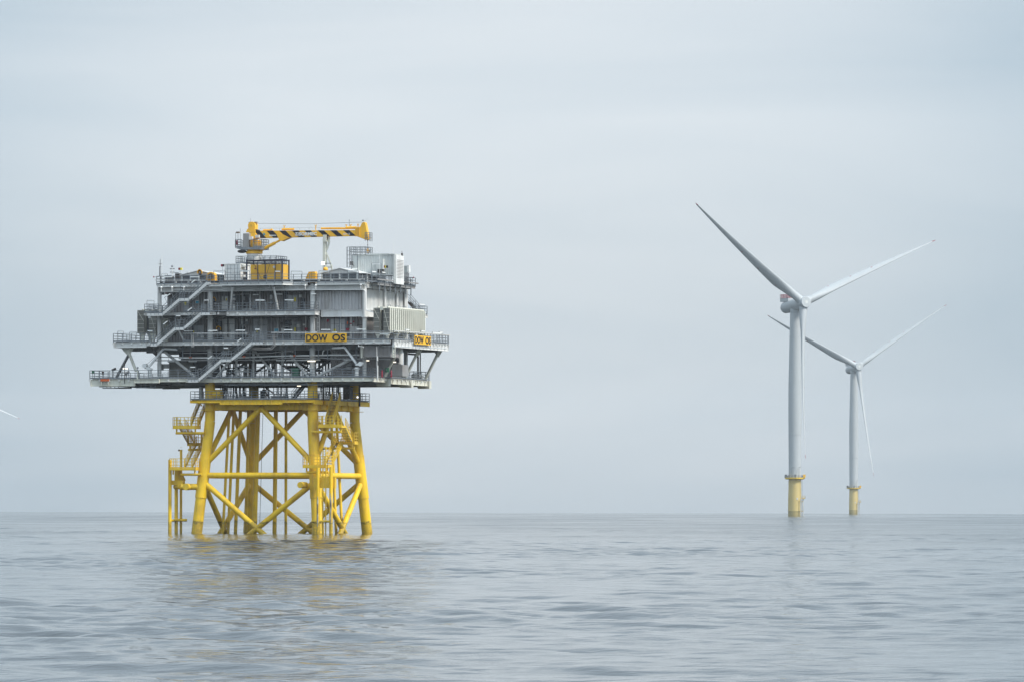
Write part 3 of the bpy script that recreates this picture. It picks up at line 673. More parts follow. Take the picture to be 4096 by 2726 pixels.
# roof deck
plate('roof_plate', URL+.1, URR-.1, -8.1, VRB-.1, Z_R, .10)
ra, rb = U(880, -9.6, 1130), U(1131, -9.6, 1130)
sedge((URL, -8.2), (ra-.3, -8.2), Z_R-.02, .36, 'wall_white', stiff=0); sedge((rb+.5, -8.2), (U(1230, -8.2), -8.2), Z_R-.02, .36, 'wall_white', stiff=0)
sedge((U(1262, -8.2), -8.2), (URR, -8.2), Z_R-.02, .36, 'wall_white', stiff=0)
m = MB(); m.box((ra, -9.6, Z_R-.10), (rb, -8.12, Z_R+.005)); S.part('balcony_plate', m, 'deck_grating')
sedge((ra, -9.62), (rb, -9.62), Z_R-.0, .36, 'wall_white', stiff=0); sedge((rb, -9.6), (rb+.9, -8.2), Z_R-.0, .36, 'wall_white', stiff=0)
m = MB(); m.ibeam((URL+.2, -7.75, Z_R-.39), (14.8, -7.75, Z_R-.39), .68, .34, .05, 3.7); S.part('girder', m, 'light_paint')
m = MB(); m.ibeam((15.2, -7.6, Z_R-.06), (15.2, VRB-.6, Z_R-.06), .75, .3, .05, 2.2); S.part('girder', m, 'wall_white')
m = MB(); m.ibeam((URL+.2, 7.6, Z_R-.39), (14.8, 7.6, Z_R-.39), .68, .34, .05, 0); S.part('girder', m, 'light_paint')
for u in np.linspace(URL+.8, 14.4, 12):
    edge(S, (u, -7.5), (u, VRB-.4), Z_R-.13, .45, 'shade_grey_paint', 'cross_beam', 0, .2)
plate('roof_walkway', 15.3, 16.5, -6.5, VRB, Z_R-.02)
m = MB(); m.ibeam((16.45, -6.5, Z_R-.09), (16.45, VRB, Z_R-.09), .3, .2, .04, 0); S.part('edge_beam', m, 'shade_grey_paint')
for v in np.linspace(-6.0, 5.5, 7):
    m = MB(); m.box((16.48, v-.07, Z_R-1.3), (16.58, v+.07, Z_R+.9)); m.box((15.35, v-.05, Z_R-.5), (16.5, v+.05, Z_R-.3)); S.part('walkway_bracket', m, 'galvanised')
# columns
for u in (-15, -7.5, 7.5, 15):
    for v in (-7.5, 7.5):
        r = .36 if abs(u) < 10 else .28; m = MB(); m.tube((u, v, Z_C), (u, v, Z_R-.1), r, n=20); c = S.part('column', m, 'light_paint')
        for zz in (Z_M-1.25, Z_MID-.95):
            m = MB(); m.tube((u, v, zz), (u, v, zz+.12), r+.16, n=20); S.part('collar', m, 'light_paint', c)
for x in (1540, 1588, 1620):
    v = V(x, 15.05, 1200); m = MB(); m.tube((15.05, v, Z_M), (15.05, v, Z_R-.8), .17, n=14); S.part('column', m, 'wall_white')
for p, q, r in (((656, 1404), (782, 1506), .19), ((868, 1506), (925, 1432), .19), ((1160, 1420), (1236, 1508), .19), ((1262, 1508), (1400, 1438), .2), ((700, 1290), (735, 1360), .13), ((1015, 1398), (1100, 1500), .16)):
    m = MB(); vv = -7.5 if r > .17 else -6.8; m.tube(fp(*p, vv), fp(*q, vv), r, n=14); S.part('brace', m, 'light_paint')
for k in range(5):            # rear and inner frames seen through the open cellar level
    for v in (0, 7.5):
        a = -15+6*k; m = MB(); m.tube((a, v, Z_C) if k % 2 else (a, v, Z_M-1.1), (a+6, v, Z_M-1.1) if k % 2 else (a+6, v, Z_C), .17, n=10); S.part('brace', m, 'steel_dark' if v else 'shade_grey_paint')
for p, q in (((930, 1147), (907, 1255)), ((1095, 1147), (1112, 1225))):
    m = MB(); a = fp(*p, -9.1); b = fp(q[0] if p[0] > 1000 else 922, 1240, -7.9); m.tube(a, b, .15, n=12); S.part('balcony_strut', m, 'light_paint')
# outriggers on both ends
def tubep(a, b, r, nm='outrigger_strut', mt='cream_paint'): m = MB(); m.tube(a, b, r, n=14); return S.part(nm, m, mt)
for (x0, y0), (x1, y1) in (((1541, 1502), (1598, 1396)), ((1622, 1506), (1677, 1402)), ((1702, 1513), (1757, 1400))):
    a = rp(x0, y0, UCR+.1); b = rp(x1, y1, UMR-.6); b = Vector((b.x, b.y, Z_M-1.0)); tubep(a, b, .20)
    m = MB(); m.prism([(b.x-.9, Z_M-.98), (b.x+.5, Z_M-.98), (b.x-.1, Z_M-1.9)], 'v', b.y-.05, b.y+.05); S.part('gusset', m, 'cream_paint')
for (x0, y0), (x1, y1), v0, v1, mt in (((466, 1508), (519, 1410), -2, -5, 'shade_grey_paint'), ((545, 1484), (511, 1398), -8.9, -9.0, 'cream_paint'), ((640, 1430), (605, 1400), -6, -8, 'shade_grey_paint')):
    a = fp(x0, y0, v0); b = fp(x1, y1, v1); a.z = max(a.z, Z_C); tubep(a, b, .2, mt=mt)
m = MB(); c = fp(512, 1395, -9.0); m.prism([(c.x-1.0, Z_M-.82), (c.x+.9, Z_M-.82), (c.x+.3, Z_M-1.7), (c.x-.2, Z_M-1.7)], 'v', -9.06, -8.98); S.part('gusset', m, 'cream_paint')
# walls: corrugated module panels
def wallp(p, q, z0, z1, out, mt, pitch=.5, dep=.18): m = MB(); m.corr(p, q, z0, z1, out, pitch, dep); return S.part('wall', m, mt)
WV = -5.6
wallp((-14.7, WV), (7.3, WV), Z_MID+.01, Z_R-.2, (0, -1), 'wall_panel', .42); wallp((7.9, -7.2), (14.75, -7.2), Z_MID+.15, Z_R-1.1, (0, -1), 'wall_lit', .50, .16)
wallp((14.8, -7.2), (14.8, 7.3), Z_MID+.13, Z_R-.85, (1, 0), 'wall_white', .5); wallp((7.6, -5.6), (7.6, -7.1), Z_MID+.2, Z_R-1.1, (-1, 0), 'wall_panel')
wallp((-14.7, 7.3), (-14.7, WV), Z_MID+.01, Z_R-.2, (-1, 0), 'wall_panel'); wallp((14.8, 7.3), (-14.7, 7.3), Z_MID+.01, Z_R-.2, (0, 1), 'wall_panel')
wallp((-14.6, WV+.1), (7.4, WV+.1), Z_M+.01, Z_MID-.12, (0, -1), 'wall_panel', .42); wallp((7.5, -6.5), (14.5, -6.5), Z_M+.01, Z_MID-.85, (0, -1), 'wall_panel', .5)
wallp((14.6, -6.5), (14.6, 7.2), Z_M+.01, Z_MID-.85, (1, 0), 'wall_panel'); wallp((7.45, -5.5), (7.45, -6.5), Z_M+.02, Z_MID-.9, (-1, 0), 'wall_panel')
wallp((-14.6, 7.2), (-14.6, WV+.1), Z_M+.01, Z_MID-.12, (-1, 0), 'wall_panel'); wallp((14.6, 7.2), (-14.6, 7.2), Z_M+.01, Z_MID-.12, (0, 1), 'wall_panel')
# doors and openings
def door(x0, x1, y0, y1, v, double=False, louvre=False, head=0, label=None, mt='door_paint'):
    a = fp(x0, y1, v); b = fp(x1, y0, v); u0, u1, z0, z1 = a.x, b.x, a.z, b.z
    if louvre:
        m = MB(); w = .12; m.box((u0, v-.12, z0), (u0+w*3, v+.1, z1)); m.box((u1-w, v-.12, z0), (u1, v+.1, z1)); m.box((u0, v-.12, z1-w*.6), (u1, v+.1, z1)); m.box(((u0+u1)/2+.1, v-.12, z0), ((u0+u1)/2+.2, v+.1, z1))
        f_ = S.part('louvre_frame', m, 'white_paint'); m = MB()
        n = 16
        for k in range(n): zz = z0+(z1-z0)*(k+.5)/n; m.bar((u0+w*3, v-.02, zz), (u1-w, v-.02, zz), .10, .05)
        m.box((u0+.1, v+.03, z0), (u1-.05, v+.08, z1)); S.part('louvre', m, 'steel_dark', f_); return
    m = MB(); m.box((u0-.08, v-.10, z0), (u0, v+.1, z1+.08)); m.box((u1, v-.10, z0), (u1+.08, v+.1, z1+.08)); m.box((u0, v-.10, z1), (u1, v+.1, z1+.08)); fr_ = S.part('door_frame', m, 'shade_grey_paint')
    zt = z1 - (head*(z1-z0) if head else 0)
    if head: m = MB(); m.box((u0+.02, v-.07, zt+.04), (u1-.02, v+.05, z1-.02)); S.part('transom_panel', m, mt, fr_)
    cuts = [(u0, (u0+u1)/2), ((u0+u1)/2, u1)] if double else [(u0, u1)]
    for c0, c1 in cuts:
        m = MB(); m.box((c0+.02, v-.06, z0+.05), (c1-.02, v+.05, zt-.02)); d = S.part('door', m, mt, None, label)
        m = MB(); hx = (c1-.15) if (not double or c0 == u0) else c0+.15; m.bar((hx, v-.12, z0+1.0), (hx, v-.12, z0+1.3), .05); S.part('handle', m, 'galvanised', d)
wv = WV-.05
door(888, 914, 1185, 1240, wv, mt='light_paint'); door(932, 1003, 1176, 1240, wv, louvre=True); door(1151, 1190, 1181, 1238, wv, True)
door(733, 757, 1200, 1246, wv); door(777, 816, 1302, 1360, wv+.1, True, head=0); door(897, 939, 1274, 1358, wv+.1, True, head=.26, mt='light_paint')
door(1014, 1070, 1275, 1359, wv+.1, True, head=.3); door(1164, 1204, 1287, 1359, wv+.1, True, head=.17); door(1324, 1380, 1276, 1340, -6.65, True, head=.3)
# black panels painted as the shade of recesses between modules, with pipe ladders
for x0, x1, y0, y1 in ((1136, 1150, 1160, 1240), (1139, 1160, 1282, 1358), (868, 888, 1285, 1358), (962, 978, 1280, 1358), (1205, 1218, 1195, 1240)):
    v = wv-.02; a, b = fp(x0, y1, v), fp(x1, y0, v); m = MB(); m.box((a.x, v-.05, a.z), (b.x, v+.12, b.z)); rr_ = S.part('recess_shade', m, 'black_paint')
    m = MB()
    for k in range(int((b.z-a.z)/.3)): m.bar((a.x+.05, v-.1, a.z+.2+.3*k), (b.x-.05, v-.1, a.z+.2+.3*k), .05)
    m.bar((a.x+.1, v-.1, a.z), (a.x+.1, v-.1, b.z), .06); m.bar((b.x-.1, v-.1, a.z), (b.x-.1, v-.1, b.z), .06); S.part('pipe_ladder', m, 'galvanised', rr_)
# cable trays, pipes and conduits along the fronts
def run(pts, v, r, mt='shade_grey_paint', nm='pipe', n=10): m = MB(); m.path([fp(x, y, v) for x, y in pts], r, n); return S.part(nm, m, mt)
run([(1062, 1159), (1290, 1159), (1455, 1159), (1462, 1166), (1463, 1232), (1468, 1242), (1500, 1250)], -8.0, .075, 'white_paint')
run([(690, 1160), (760, 1159), (860, 1159), (884, 1163)], -8.0, .07, 'light_paint')
run([(885, 1140), (887, 1150), (900, 1155), (918, 1155)], -8.8, .05, 'white_paint'); run([(1076, 1137), (1079, 1146), (1075, 1152), (1060, 1155)], -8.8, .05, 'white_paint')
run([(930, 1265), (1100, 1265), (1130, 1266)], -8.6, .07); run([(640, 1272), (760, 1272)], -8.4, .06)
run([(735, 1411), (1000, 1412), (1085, 1411), (1130, 1405), (1175, 1404)], -8.6, .07, 'shade_grey_paint'); run([(715, 1431), (960, 1430), (1085, 1424), (1330, 1419), (1440, 1419)], -8.4, .11, 'light_paint')
run([(640, 1427), (790, 1427), (1100, 1423), (1350, 1419)], -8.0, .06); run([(620, 1441), (860, 1440), (1090, 1437), (1120, 1431), (1290, 1430), (1330, 1434), (1500, 1434), (1560, 1437)], -8.7, .07)
run([(1145, 1440), (1280, 1438)], -7.9, .11, 'light_paint'); run([(1290, 1419), (1292, 1404), (1297, 1400)], -8.2, .07, 'white_paint')
run([(1093, 1338), (1093, 1380), (1083, 1392), (1010, 1394)], -9.95, .06); run([(1099, 1338), (1099, 1383), (1087, 1397), (1010, 1398)], -9.95, .06)
run([(1434, 1378), (1434, 1384), (1452, 1386), (1455, 1390)], -9.9, .05, 'white_paint')
for (x, y) in ((1178, 1422), (975, 1426), (761, 1429)):
    m = MB(); a = fp(x-3, y, -8.4); m.tube(a, a+Vector((.35, 0, 0)), .14, n=12); S.part('pipe_band', m, 'orange_paint')
for x in (731, 761, 865, 1000, 1142, 1181, 1239, 1274, 1310, 1397, 1425):
    m = MB(); m.bar(fp(x, 1378, -8.9), fp(x, 1436, -8.9), .07); m.bar(fp(x, 1392, -8.9), fp(x+11, 1378, -8.9), .06); S.part('pipe_hanger', m, 'galvanised')
m = MB()
for v, x0, x1, yy in ((-10.0, 732, 989, 1333), (-10.0, 1085, 1572, 1330), (-9.9, 620, 820, 1121), (-9.9, 1165, 1458, 1117)):
    a, b = fp(x0, yy, v), fp(x1, yy, v); m2 = MB(); m2.bar(a, b, .12, .09); S.part('conduit', m2, 'light_paint')
a = (UMR+.12, VF, Z_M+1.15); b = (UMR+.12, VMB+.6, Z_M+1.15); m = MB(); m.bar(a, b, .14, .1); S.part('conduit', m, 'light_paint')
m = MB(); m.bar((16.75, -7.4, Z_R+.35), (16.75, VRB+.4, Z_R+.35), .14, .16); S.part('conduit', m, 'shade_grey_paint')
run([(1506, 1384), (1560, 1384), (1690, 1390), (1788, 1393)], -9.0, .06, 'white_paint')
# conduits, cable ladders and junction boxes crowding the module fronts
rs = random.Random(21)
for k in range(58):
    lo = rs.random() < .5; z0, z1 = (Z_M+.1, Z_MID-.4) if lo else (Z_MID+.1, Z_R-.5); right = rs.random() < .3
    u = rs.uniform(8.2, 14) if right else rs.uniform(-14.2, 7.0); v = (-6.85 if lo else -7.5) if right else WV-.22
    if right and not lo: continue
    m = MB(); w = rs.choice([.04, .06, .09, .13]); zz = rs.uniform(z0, z1-1.2) if rs.random() < .5 else z0; m.bar((u, v, zz), (u, v, z1), w)
    if rs.random() < .4: m.bar((u, v, zz+.3), (u+rs.uniform(-1.6, 1.6), v, zz+.3), w)
    S.part('conduit_run', m, rs.choice(['steel_dark', 'galvanised', 'shade_grey_paint', 'light_paint', 'black_paint']))
for k in range(34):
    lo = rs.random() < .55; z = rs.uniform(Z_M+.5, Z_MID-.8) if lo else rs.uniform(Z_MID+.5, Z_R-.9); u = rs.uniform(-14, 6.8); w, h = rs.uniform(.15, .5), rs.uniform(.2, .6)
    m = MB(); m.box((u, WV-.42, z), (u+w, WV-.2, z+h)); S.part('junction_box', m, rs.choice(['shade_grey_paint', 'light_paint', 'steel_dark', 'wall_lit', 'galvanised']))
for z, u0, u1, v in ((Z_R-.75, -14.4, 7.0, -6.3), (Z_R-1.0, -11, 3.0, -6.7), (Z_MID-.62, -14.0, 6.8, -6.4), (Z_MID-.85, -8, 5.5, -6.9), (Z_MID-.55, 8.0, 14.2, -7.1)):
    m = MB(); m.bar((u0, v, z), (u1, v, z), .35, .09); S.part('cable_tray', m, 'steel_dark')
for k in range(22):
    u = rs.uniform(-14, 13.5); z = rs.uniform(Z_C+.3, Z_C+1.6); m = MB(); L_ = rs.uniform(.6, 2.4); m.tube((u, -8.2+rs.random(), z), (u+L_, -8.2+rs.random()*.3, z), rs.choice([.04, .06, .08]), n=8); S.part('deck_pipe', m, rs.choice(['galvanised', 'light_paint', 'steel_dark']))
# handrails
def rl(pts, nm='railing', mt='galvanised', ft=True, **k):
    m = MB(); f_ = MB() if ft else None; rail(m, pts, feet=f_, **k); o = S.part(nm, m, mt)
    if ft: S.part('post_foot', f_, 'wall_white' , o)
e_ = -.12
rl([(UCL+e_, VF+e_, Z_C), (U(793, VF), VF+e_, Z_C)]); rl([(U(806, VF), VF+e_, Z_C), (UCR-e_, VF+e_, Z_C)])
rl([(UCR-e_, VF+e_, Z_C), (UCR-e_, VCB, Z_C)]); rl([(UCR, VCB, Z_C), (UCL, VCB, Z_C), (UCL+e_, VF+e_, Z_C)], ft=False)
rl([(UML+e_, VF+e_, Z_M), (U(600, VF), VF+e_, Z_M)]); rl([(U(735, VF), VF+e_, Z_M), (UMR-e_, VF+e_, Z_M)])
rl([(UMR-e_, VF+e_, Z_M), (UMR-e_, VMB, Z_M)], sp=1.1); rl([(UMR, VMB, Z_M), (UML, VMB, Z_M), (UML+e_, VF+e_, Z_M)], ft=False)
rl([(UX0, 2, Z_MID), (UX0, -9.5, Z_MID), (U(635, -9.5), -9.5, Z_MID)]); rl([(U(735, -9.5), -9.5, Z_MID), (U(808, -9.5), -9.5, Z_MID)], sp=1.2); rl([(U(835, -9.5), -9.5, Z_MID), (UX1, -9.5, Z_MID), (UX1, -7.9, Z_MID)])
rl([(15.2, 9.3, Z_MID), (17.4, 9.3, Z_MID), (17.4, 4.6, Z_MID)], ft=False)
rl([(URL, -8.3, Z_R), (ra-.2, -8.3, Z_R)], ft=False, sp=1.2); rl([(ra, -9.75, Z_R), (rb, -9.75, Z_R), (rb+1, -8.3, Z_R), (URR+.2, -8.3, Z_R)], ft=False, sp=1.2)
rl([(URR+.2, -8.3, Z_R), (16.5, -6.5, Z_R), (16.5, VRB, Z_R)], ft=False, sp=1.0); rl([(16.5, VRB, Z_R), (URL, VRB, Z_R), (URL, -8.3, Z_R)], ft=False)
# roof edge pipe on pads
m = MB(); m.tube((URL+.4, -7.9, Z_R+.28), (U(1455, -7.9), -7.9, Z_R+.28), .14, n=12); S.part('roof_pipe', m, 'steel_dark')
for x in (655, 702, 754, 800, 1165, 1215, 1275, 1325, 1386, 1437):
    a = fp(x, 1126, -8.15); m = MB(); m.prism([(a.x-.22, Z_R), (a.x+.22, Z_R), (a.x+.08, Z_R+.42), (a.x-.08, Z_R+.42)], 'v', -8.2, -8.02); S.part('pipe_pad', m, 'light_paint')
for x in (645, 688, 735, 1090, 1221, 1263, 1443):
    a = fp(x, 1150, -8.45); m = MB(); m.tube((a.x, -8.45, Z_R-.95), (a.x, -8.45, Z_R-.42), .05, n=8); m.lathe((a.x, -8.45, Z_R-.45), [(.16, 0), (.10, .12), (.03, .2)], 12); S.part('drain_vent', m, 'white_paint')
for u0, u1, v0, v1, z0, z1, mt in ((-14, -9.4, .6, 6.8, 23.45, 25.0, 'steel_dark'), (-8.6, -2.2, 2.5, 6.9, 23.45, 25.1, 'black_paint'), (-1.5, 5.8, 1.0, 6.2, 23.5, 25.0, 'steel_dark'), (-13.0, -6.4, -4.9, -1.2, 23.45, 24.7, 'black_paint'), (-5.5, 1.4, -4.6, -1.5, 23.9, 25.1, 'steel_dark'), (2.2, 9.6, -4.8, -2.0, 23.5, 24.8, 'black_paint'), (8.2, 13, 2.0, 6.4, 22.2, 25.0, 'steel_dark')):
    m = MB(); m.box((u0, v0, z0), (u1, v1, z1)); S.part('dark_filler', m, mt)  # dark boxes added to close bright gaps and deepen the shade here
# crowded gear inside the open levels (each piece a part)
for k in range(24):
    x = random.uniform(700, 1330); v = random.uniform(-5.5, 6); w, d_, h_ = random.uniform(.4, 2.2), random.uniform(.4, 2), random.uniform(.5, 1.5)
    a = fp(x, 1420, v).x; m = MB(); z1 = Z_M-.9-random.random()*.5; m.box((a, v, z1-h_), (a+w, v+d_, z1)); S.part('hung_box', m, random.choice(['steel_dark', 'black_paint', 'shade_grey_paint']))
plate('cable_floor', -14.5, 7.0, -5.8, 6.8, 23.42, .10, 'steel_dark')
m = MB(); m.bar((-14.5, -5.85, 23.35), (7.0, -5.85, 23.35), .1, .22); S.part('edge_beam', m, 'steel_dark')
for k in range(82):
    x = random.uniform(885, 1330); v = random.uniform(-5.2, 7); a = fp(x, 1470, v).x; r = random.choice([.04, .05, .07, .10, .13]); m = MB()
    z1 = 23.3 if random.random() < .7 else Z_M-1
    if random.random() < .25: m.path([(a, v, Z_C), (a, v, Z_C+1.2), (a+.5, v, Z_C+1.7), (a+.5, v, z1)], r, 8)
    else: m.tube((a, v, Z_C), (a+random.uniform(-.1, .1), v, z1), r, n=8)
    S.part('riser_pipe', m, random.choice(['steel_dark', 'black_paint', 'steel_dark', 'copper_dark', 'shade_grey_paint']))
for k in range(16):
    x = random.uniform(900, 1250); v = random.uniform(-5, 7); zz = random.uniform(Z_C+.9, 23.2); a = fp(x, 1470, v).x; m = MB(); m.tube((a, v, zz), (a+random.uniform(1, 3.4), v, zz), random.choice([.04, .06, .09]), n=8); S.part('cross_pipe', m, random.choice(['steel_dark', 'black_paint']))
for x, v in ((946, -6.5), (1014, -6.6), (1130, -6.4)):
    a = fp(x, 1470, v).x; m = MB(); m.tube((a, v, Z_C), (a, v, 24.9), .16 if x != 1130 else .2, n=14); S.part('post', m, 'light_paint')
# right hand cellar modules
wallp((U(1322, -6.2), -6.2), (UCR-1.0, -6.2), Z_C+.01, Z_M-1.2, (0, -1), 'wall_panel', .3, .08); wallp((UCR-1.0, -6.2), (UCR-1.0, 3), Z_C+.01, Z_M-1.2, (1, 0), 'wall_panel', .3, .08)
def blk(nm, x0, x1, y0, y1, v, d_, mt, lab=None, par=None):
    a, b = fp(x0, y1, v), fp(x1, y0, v); m = MB(); m.box((a.x, v, a.z), (b.x, v+d_, b.z)); return S.part(nm, m, mt, par, lab)
b_ = blk('hung_module', 1452, 1562, 1380, 1427, -9.0, 3.0, 'wall_panel')
for x in (1474, 1495, 1515, 1532, 1548):
    a = fp(x, 1400, -9.0).x; m = MB(); m.box((a, -9.06, Z_M-2.0), (a+.05, -9.0, Z_M-.6)); S.part('panel_seam', m, 'shade_grey_paint', b_)
blk('module_post', 1442, 1450, 1377, 1430, -9.25, .25, 'cream_paint'); blk('module_post', 1568, 1574, 1377, 1428, -9.3, .2, 'cream_paint')
a, b = fp(1571, 1428, -9.5), fp(1580, 1378, -9.5); m = MB(); m.bar((a.x, -9.5, a.z), (a.x, -9.5, b.z), .1); m.bar((b.x, -9.5, a.z), (b.x, -9.5, b.z), .1)
for k in range(4):
    z0 = a.z+(b.z-a.z)*k/4; z1 = a.z+(b.z-a.z)*(k+1)/4; m.bar((a.x if k % 2 else b.x, -9.5, z0), (b.x if k % 2 else a.x, -9.5, z1), .06)
S.part('lattice_post', m, 'cream_paint')
# small wall fittings: boxes, signs
def wbox(x0, x1, y0, y1, v, mt, d_=.18, nm='wall_box'): return blk(nm, x0, x1, y0, y1, v-d_, d_, mt)
for x0, x1, y0, y1, mt in ((638, 648, 1168, 1180, 'galvanised'), (648, 656, 1167, 1180, 'steel_dark'), (659, 669, 1166, 1178, 'shade_grey_paint'), (1196, 1206, 1178, 1190, 'light_paint'), (1141, 1150, 1262, 1274, 'light_paint'),
                           (1152, 1190, 1263, 1278, 'shade_grey_paint'), (860, 870, 1276, 1290, 'steel_dark'), (982, 990, 1276, 1285, 'light_paint'), (1211, 1219, 1295, 1302, 'light_paint'), (893, 902, 1170, 1178, 'shade_grey_paint'), (592, 602, 1265, 1273, 'light_paint')):
    wbox(x0, x1, y0, y1, wv-.05, mt)
for x0, x1, y0, y1 in ((738, 745, 1208, 1219), (903, 908, 1194, 1203), (1176, 1184, 1190, 1206), (1177, 1184, 1310, 1326), (770, 777, 1322, 1332), (1025, 1032, 1323, 1330)):
    wbox(x0, x1, y0, y1, wv-.12, 'tag_yellow', .02, 'warning_sign')
wbox(1334, 1343, 1315, 1326, -6.8, 'tag_yellow', .02, 'warning_sign')
for x0, x1, y0, y1, v in ((781, 797, 1202, 1215, wv-.2), (1096, 1115, 1312, 1327, wv-.2)):
    o_ = wbox(x0, x1, y0, y1, v, 'light_paint', .05, 'notice_board'); a, b = fp(x0+2, y1-2, v-.06), fp(x1-2, y0+2, v-.06)
    m = MB(); m.box((a.x, v-.09, a.z), (b.x, v-.055, b.z)); S.part('printed_sheet', m, 'teal_sign', o_)
for x0, x1, y0, y1 in ((1384, 1396, 1312, 1322), (1388, 1391, 1285, 1296), (1307, 1314, 1277, 1287), (1412, 1416, 1283, 1290), (1398, 1406, 1292, 1296), (662, 667, 1167, 1173), (1219, 1229, 1310, 1322)):
    wbox(x0, x1, y0, y1, -6.85 if x0 > 1240 else wv-.1, 'red_paint' if x0 != 1388 else 'orange_paint', .15, 'fire_equipment')
wbox(1399, 1416, 1305, 1326, -7.3, 'shade_grey_paint', .4, 'cabinet'); wbox(1417, 1435, 1306, 1326, -7.3, 'shade_grey_paint', .4, 'cabinet')
m = MB()
for i in range(9): m.bar(fp(1268, 1212+i*16, -7.9), fp(1277, 1212+i*16, -7.9), .04)
for k in range(30): m.bar(fp(1268, 1206+k*5, -7.9), fp(1277, 1206+k*5, -7.9), .03)
m.bar(fp(1268, 1204, -7.9), fp(1268, 1360, -7.9), .05); m.bar(fp(1277, 1204, -7.9), fp(1277, 1360, -7.9), .05); S.part('ladder', m, 'light_paint')
m = MB(); m.bar(fp(767, 1338, -10.0), fp(767, 1387, -10.0), .05); m.bar(fp(773, 1338, -10.0), fp(773, 1387, -10.0), .05)
for k in range(11): m.bar(fp(767, 1340+k*4.5, -10.0), fp(773, 1340+k*4.5, -10.0), .03)
S.part('ladder', m, 'light_paint')

# ------------------------------------------------------------------ outside staircases
def flight(label, pxs, v):
    pts = [fp(x, y, v) for x, y in pxs]; T = Thing('staircase', label, 'staircase', pts[0], 'grey outside staircases')
    for a, b in zip(pts, pts[1:]):
        if abs(b.z-a.z) > .4:
            s1, s2, s3 = MB(), MB(), MB(); stair(s1, s2, s3, a, b, .95, (0, 1, 0), sw=.34, rr=.03)
            T.part('stringer', s1, 'wall_white'); T.part('treads', s2, 'steel_dark'); T.part('handrail', s3, 'galvanised')
        else:
            b = Vector((b.x, b.y, a.z)); m = MB(); m.box((a.x, v, a.z-.06), (b.x, v+.95, a.z)); o = T.part('landing', m, 'deck_grating')
            m = MB(); m.bar(a-Vector((0,0,.1)), b-Vector((0,0,.1)), .06, .34); T.part('landing_beam', m, 'wall_white', o)
            if (b-a).length > .5: m = MB(); rail(m, [a, b], sp=.6); T.part('railing', m, 'galvanised', o)
flight('upper grey staircase rising from the left middle walkway to the roof deck', [(588, 1256), (651, 1256), (720, 1196), (756, 1196), (830, 1131), (842, 1131)], -10.7)
flight('middle grey staircase rising from the main deck to the walkway above, left half', [(602, 1376), (628, 1376), (702, 1312), (736, 1312), (806, 1253), (840, 1253)], -11.0)
flight('lowest grey staircase rising in the middle from the cellar deck to the main deck', [(752, 1520), (793, 1520), (888, 1438), (925, 1438), (1009, 1370), (1052, 1370)], -11.1)
t_ = Thing('staircase', 'short steep grey stair at the far right behind the cooling fins', 'staircase', (15.6, 8.2, Z_MID), 'grey outside staircases')
s1, s2, s3 = MB(), MB(), MB(); stair(s1, s2, s3, (16.6, 8.2, Z_MID), (15.0, 8.2, Z_MID+1.7), .9, (0, 1, 0)); t_.part('stringer', s1, 'steel_dark'); t_.part('treads', s2, 'steel_dark'); t_.part('handrail', s3, 'galvanised')
# ------------------------------------------------------------------ things standing on, fixed to or hanging from the substation
def bxp(x0, x1, y0, y1, v, d_):
    a, b = fp(x0, y1, v), fp(x1, y0, v); m = MB(); m.box((a.x, v, a.z), (b.x, v+d_, b.z)); return m, a, b
# --- name boards
def board(label, org, w, h, side):
    T = Thing('name_board', label, 'sign', org, 'yellow name boards on the main deck rail')
    o = Vector(org)
    def mapv(x, d_, z): return (o.x+x, o.y+d_, o.z+z) if not side else (o.x-d_, o.y+x, o.z+z)
    m = MB(); vs, fs = [], []
    for (a, b) in (((0, 0, 0), (w, .06, h)),):
        c = [mapv(x, y, z) for z in (a[2], b[2]) for x, y in ((a[0], a[1]), (b[0], a[1]), (b[0], b[1]), (a[0], b[1]))]
        m.add(c, [(0,3,2,1),(4,5,6,7),(0,1,5,4),(1,2,6,5),(2,3,7,6),(3,0,4,7)])
    p = T.part('panel', m, 'sign_yellow')
    for tx, x0, ww in (('DOW', .022, .52), ('OS', .655, .315)):
        vs, fs = text_mb(tx, w*ww, h*.80, .008, .030, 1.02); m = MB(); m.add([mapv(w*x0+x, -.025+y*0-(.008 if y > 0 else -.008)*(-1), h*.10+z) for x, y, z in vs], fs); T.part('lettering', m, 'black_paint', p)
    m = MB()
    for k in range(4):
        x = w*(.08+.28*k); a, b = mapv(x, .10, .05), mapv(x, .10, h-.05); m2 = MB(); m2.bar(a, b, .07); T.part('bracket', m2, 'galvanised')
a, b = fp(1221, 1368, -10.1), fp(1386, 1332, -10.1)
board('wide yellow board with black letters on the front rail, facing the viewer', (a.x, -10.1, a.z), b.x-a.x, b.z-a.z, False)
bu = UMR+.35; a, b = rp(1659, 1374, bu), rp(1724, 1339, bu)
board('narrower looking yellow board with black letters on the right hand side rail', (bu, a.y, a.z-.05), b.y-a.y, 1.2, True)
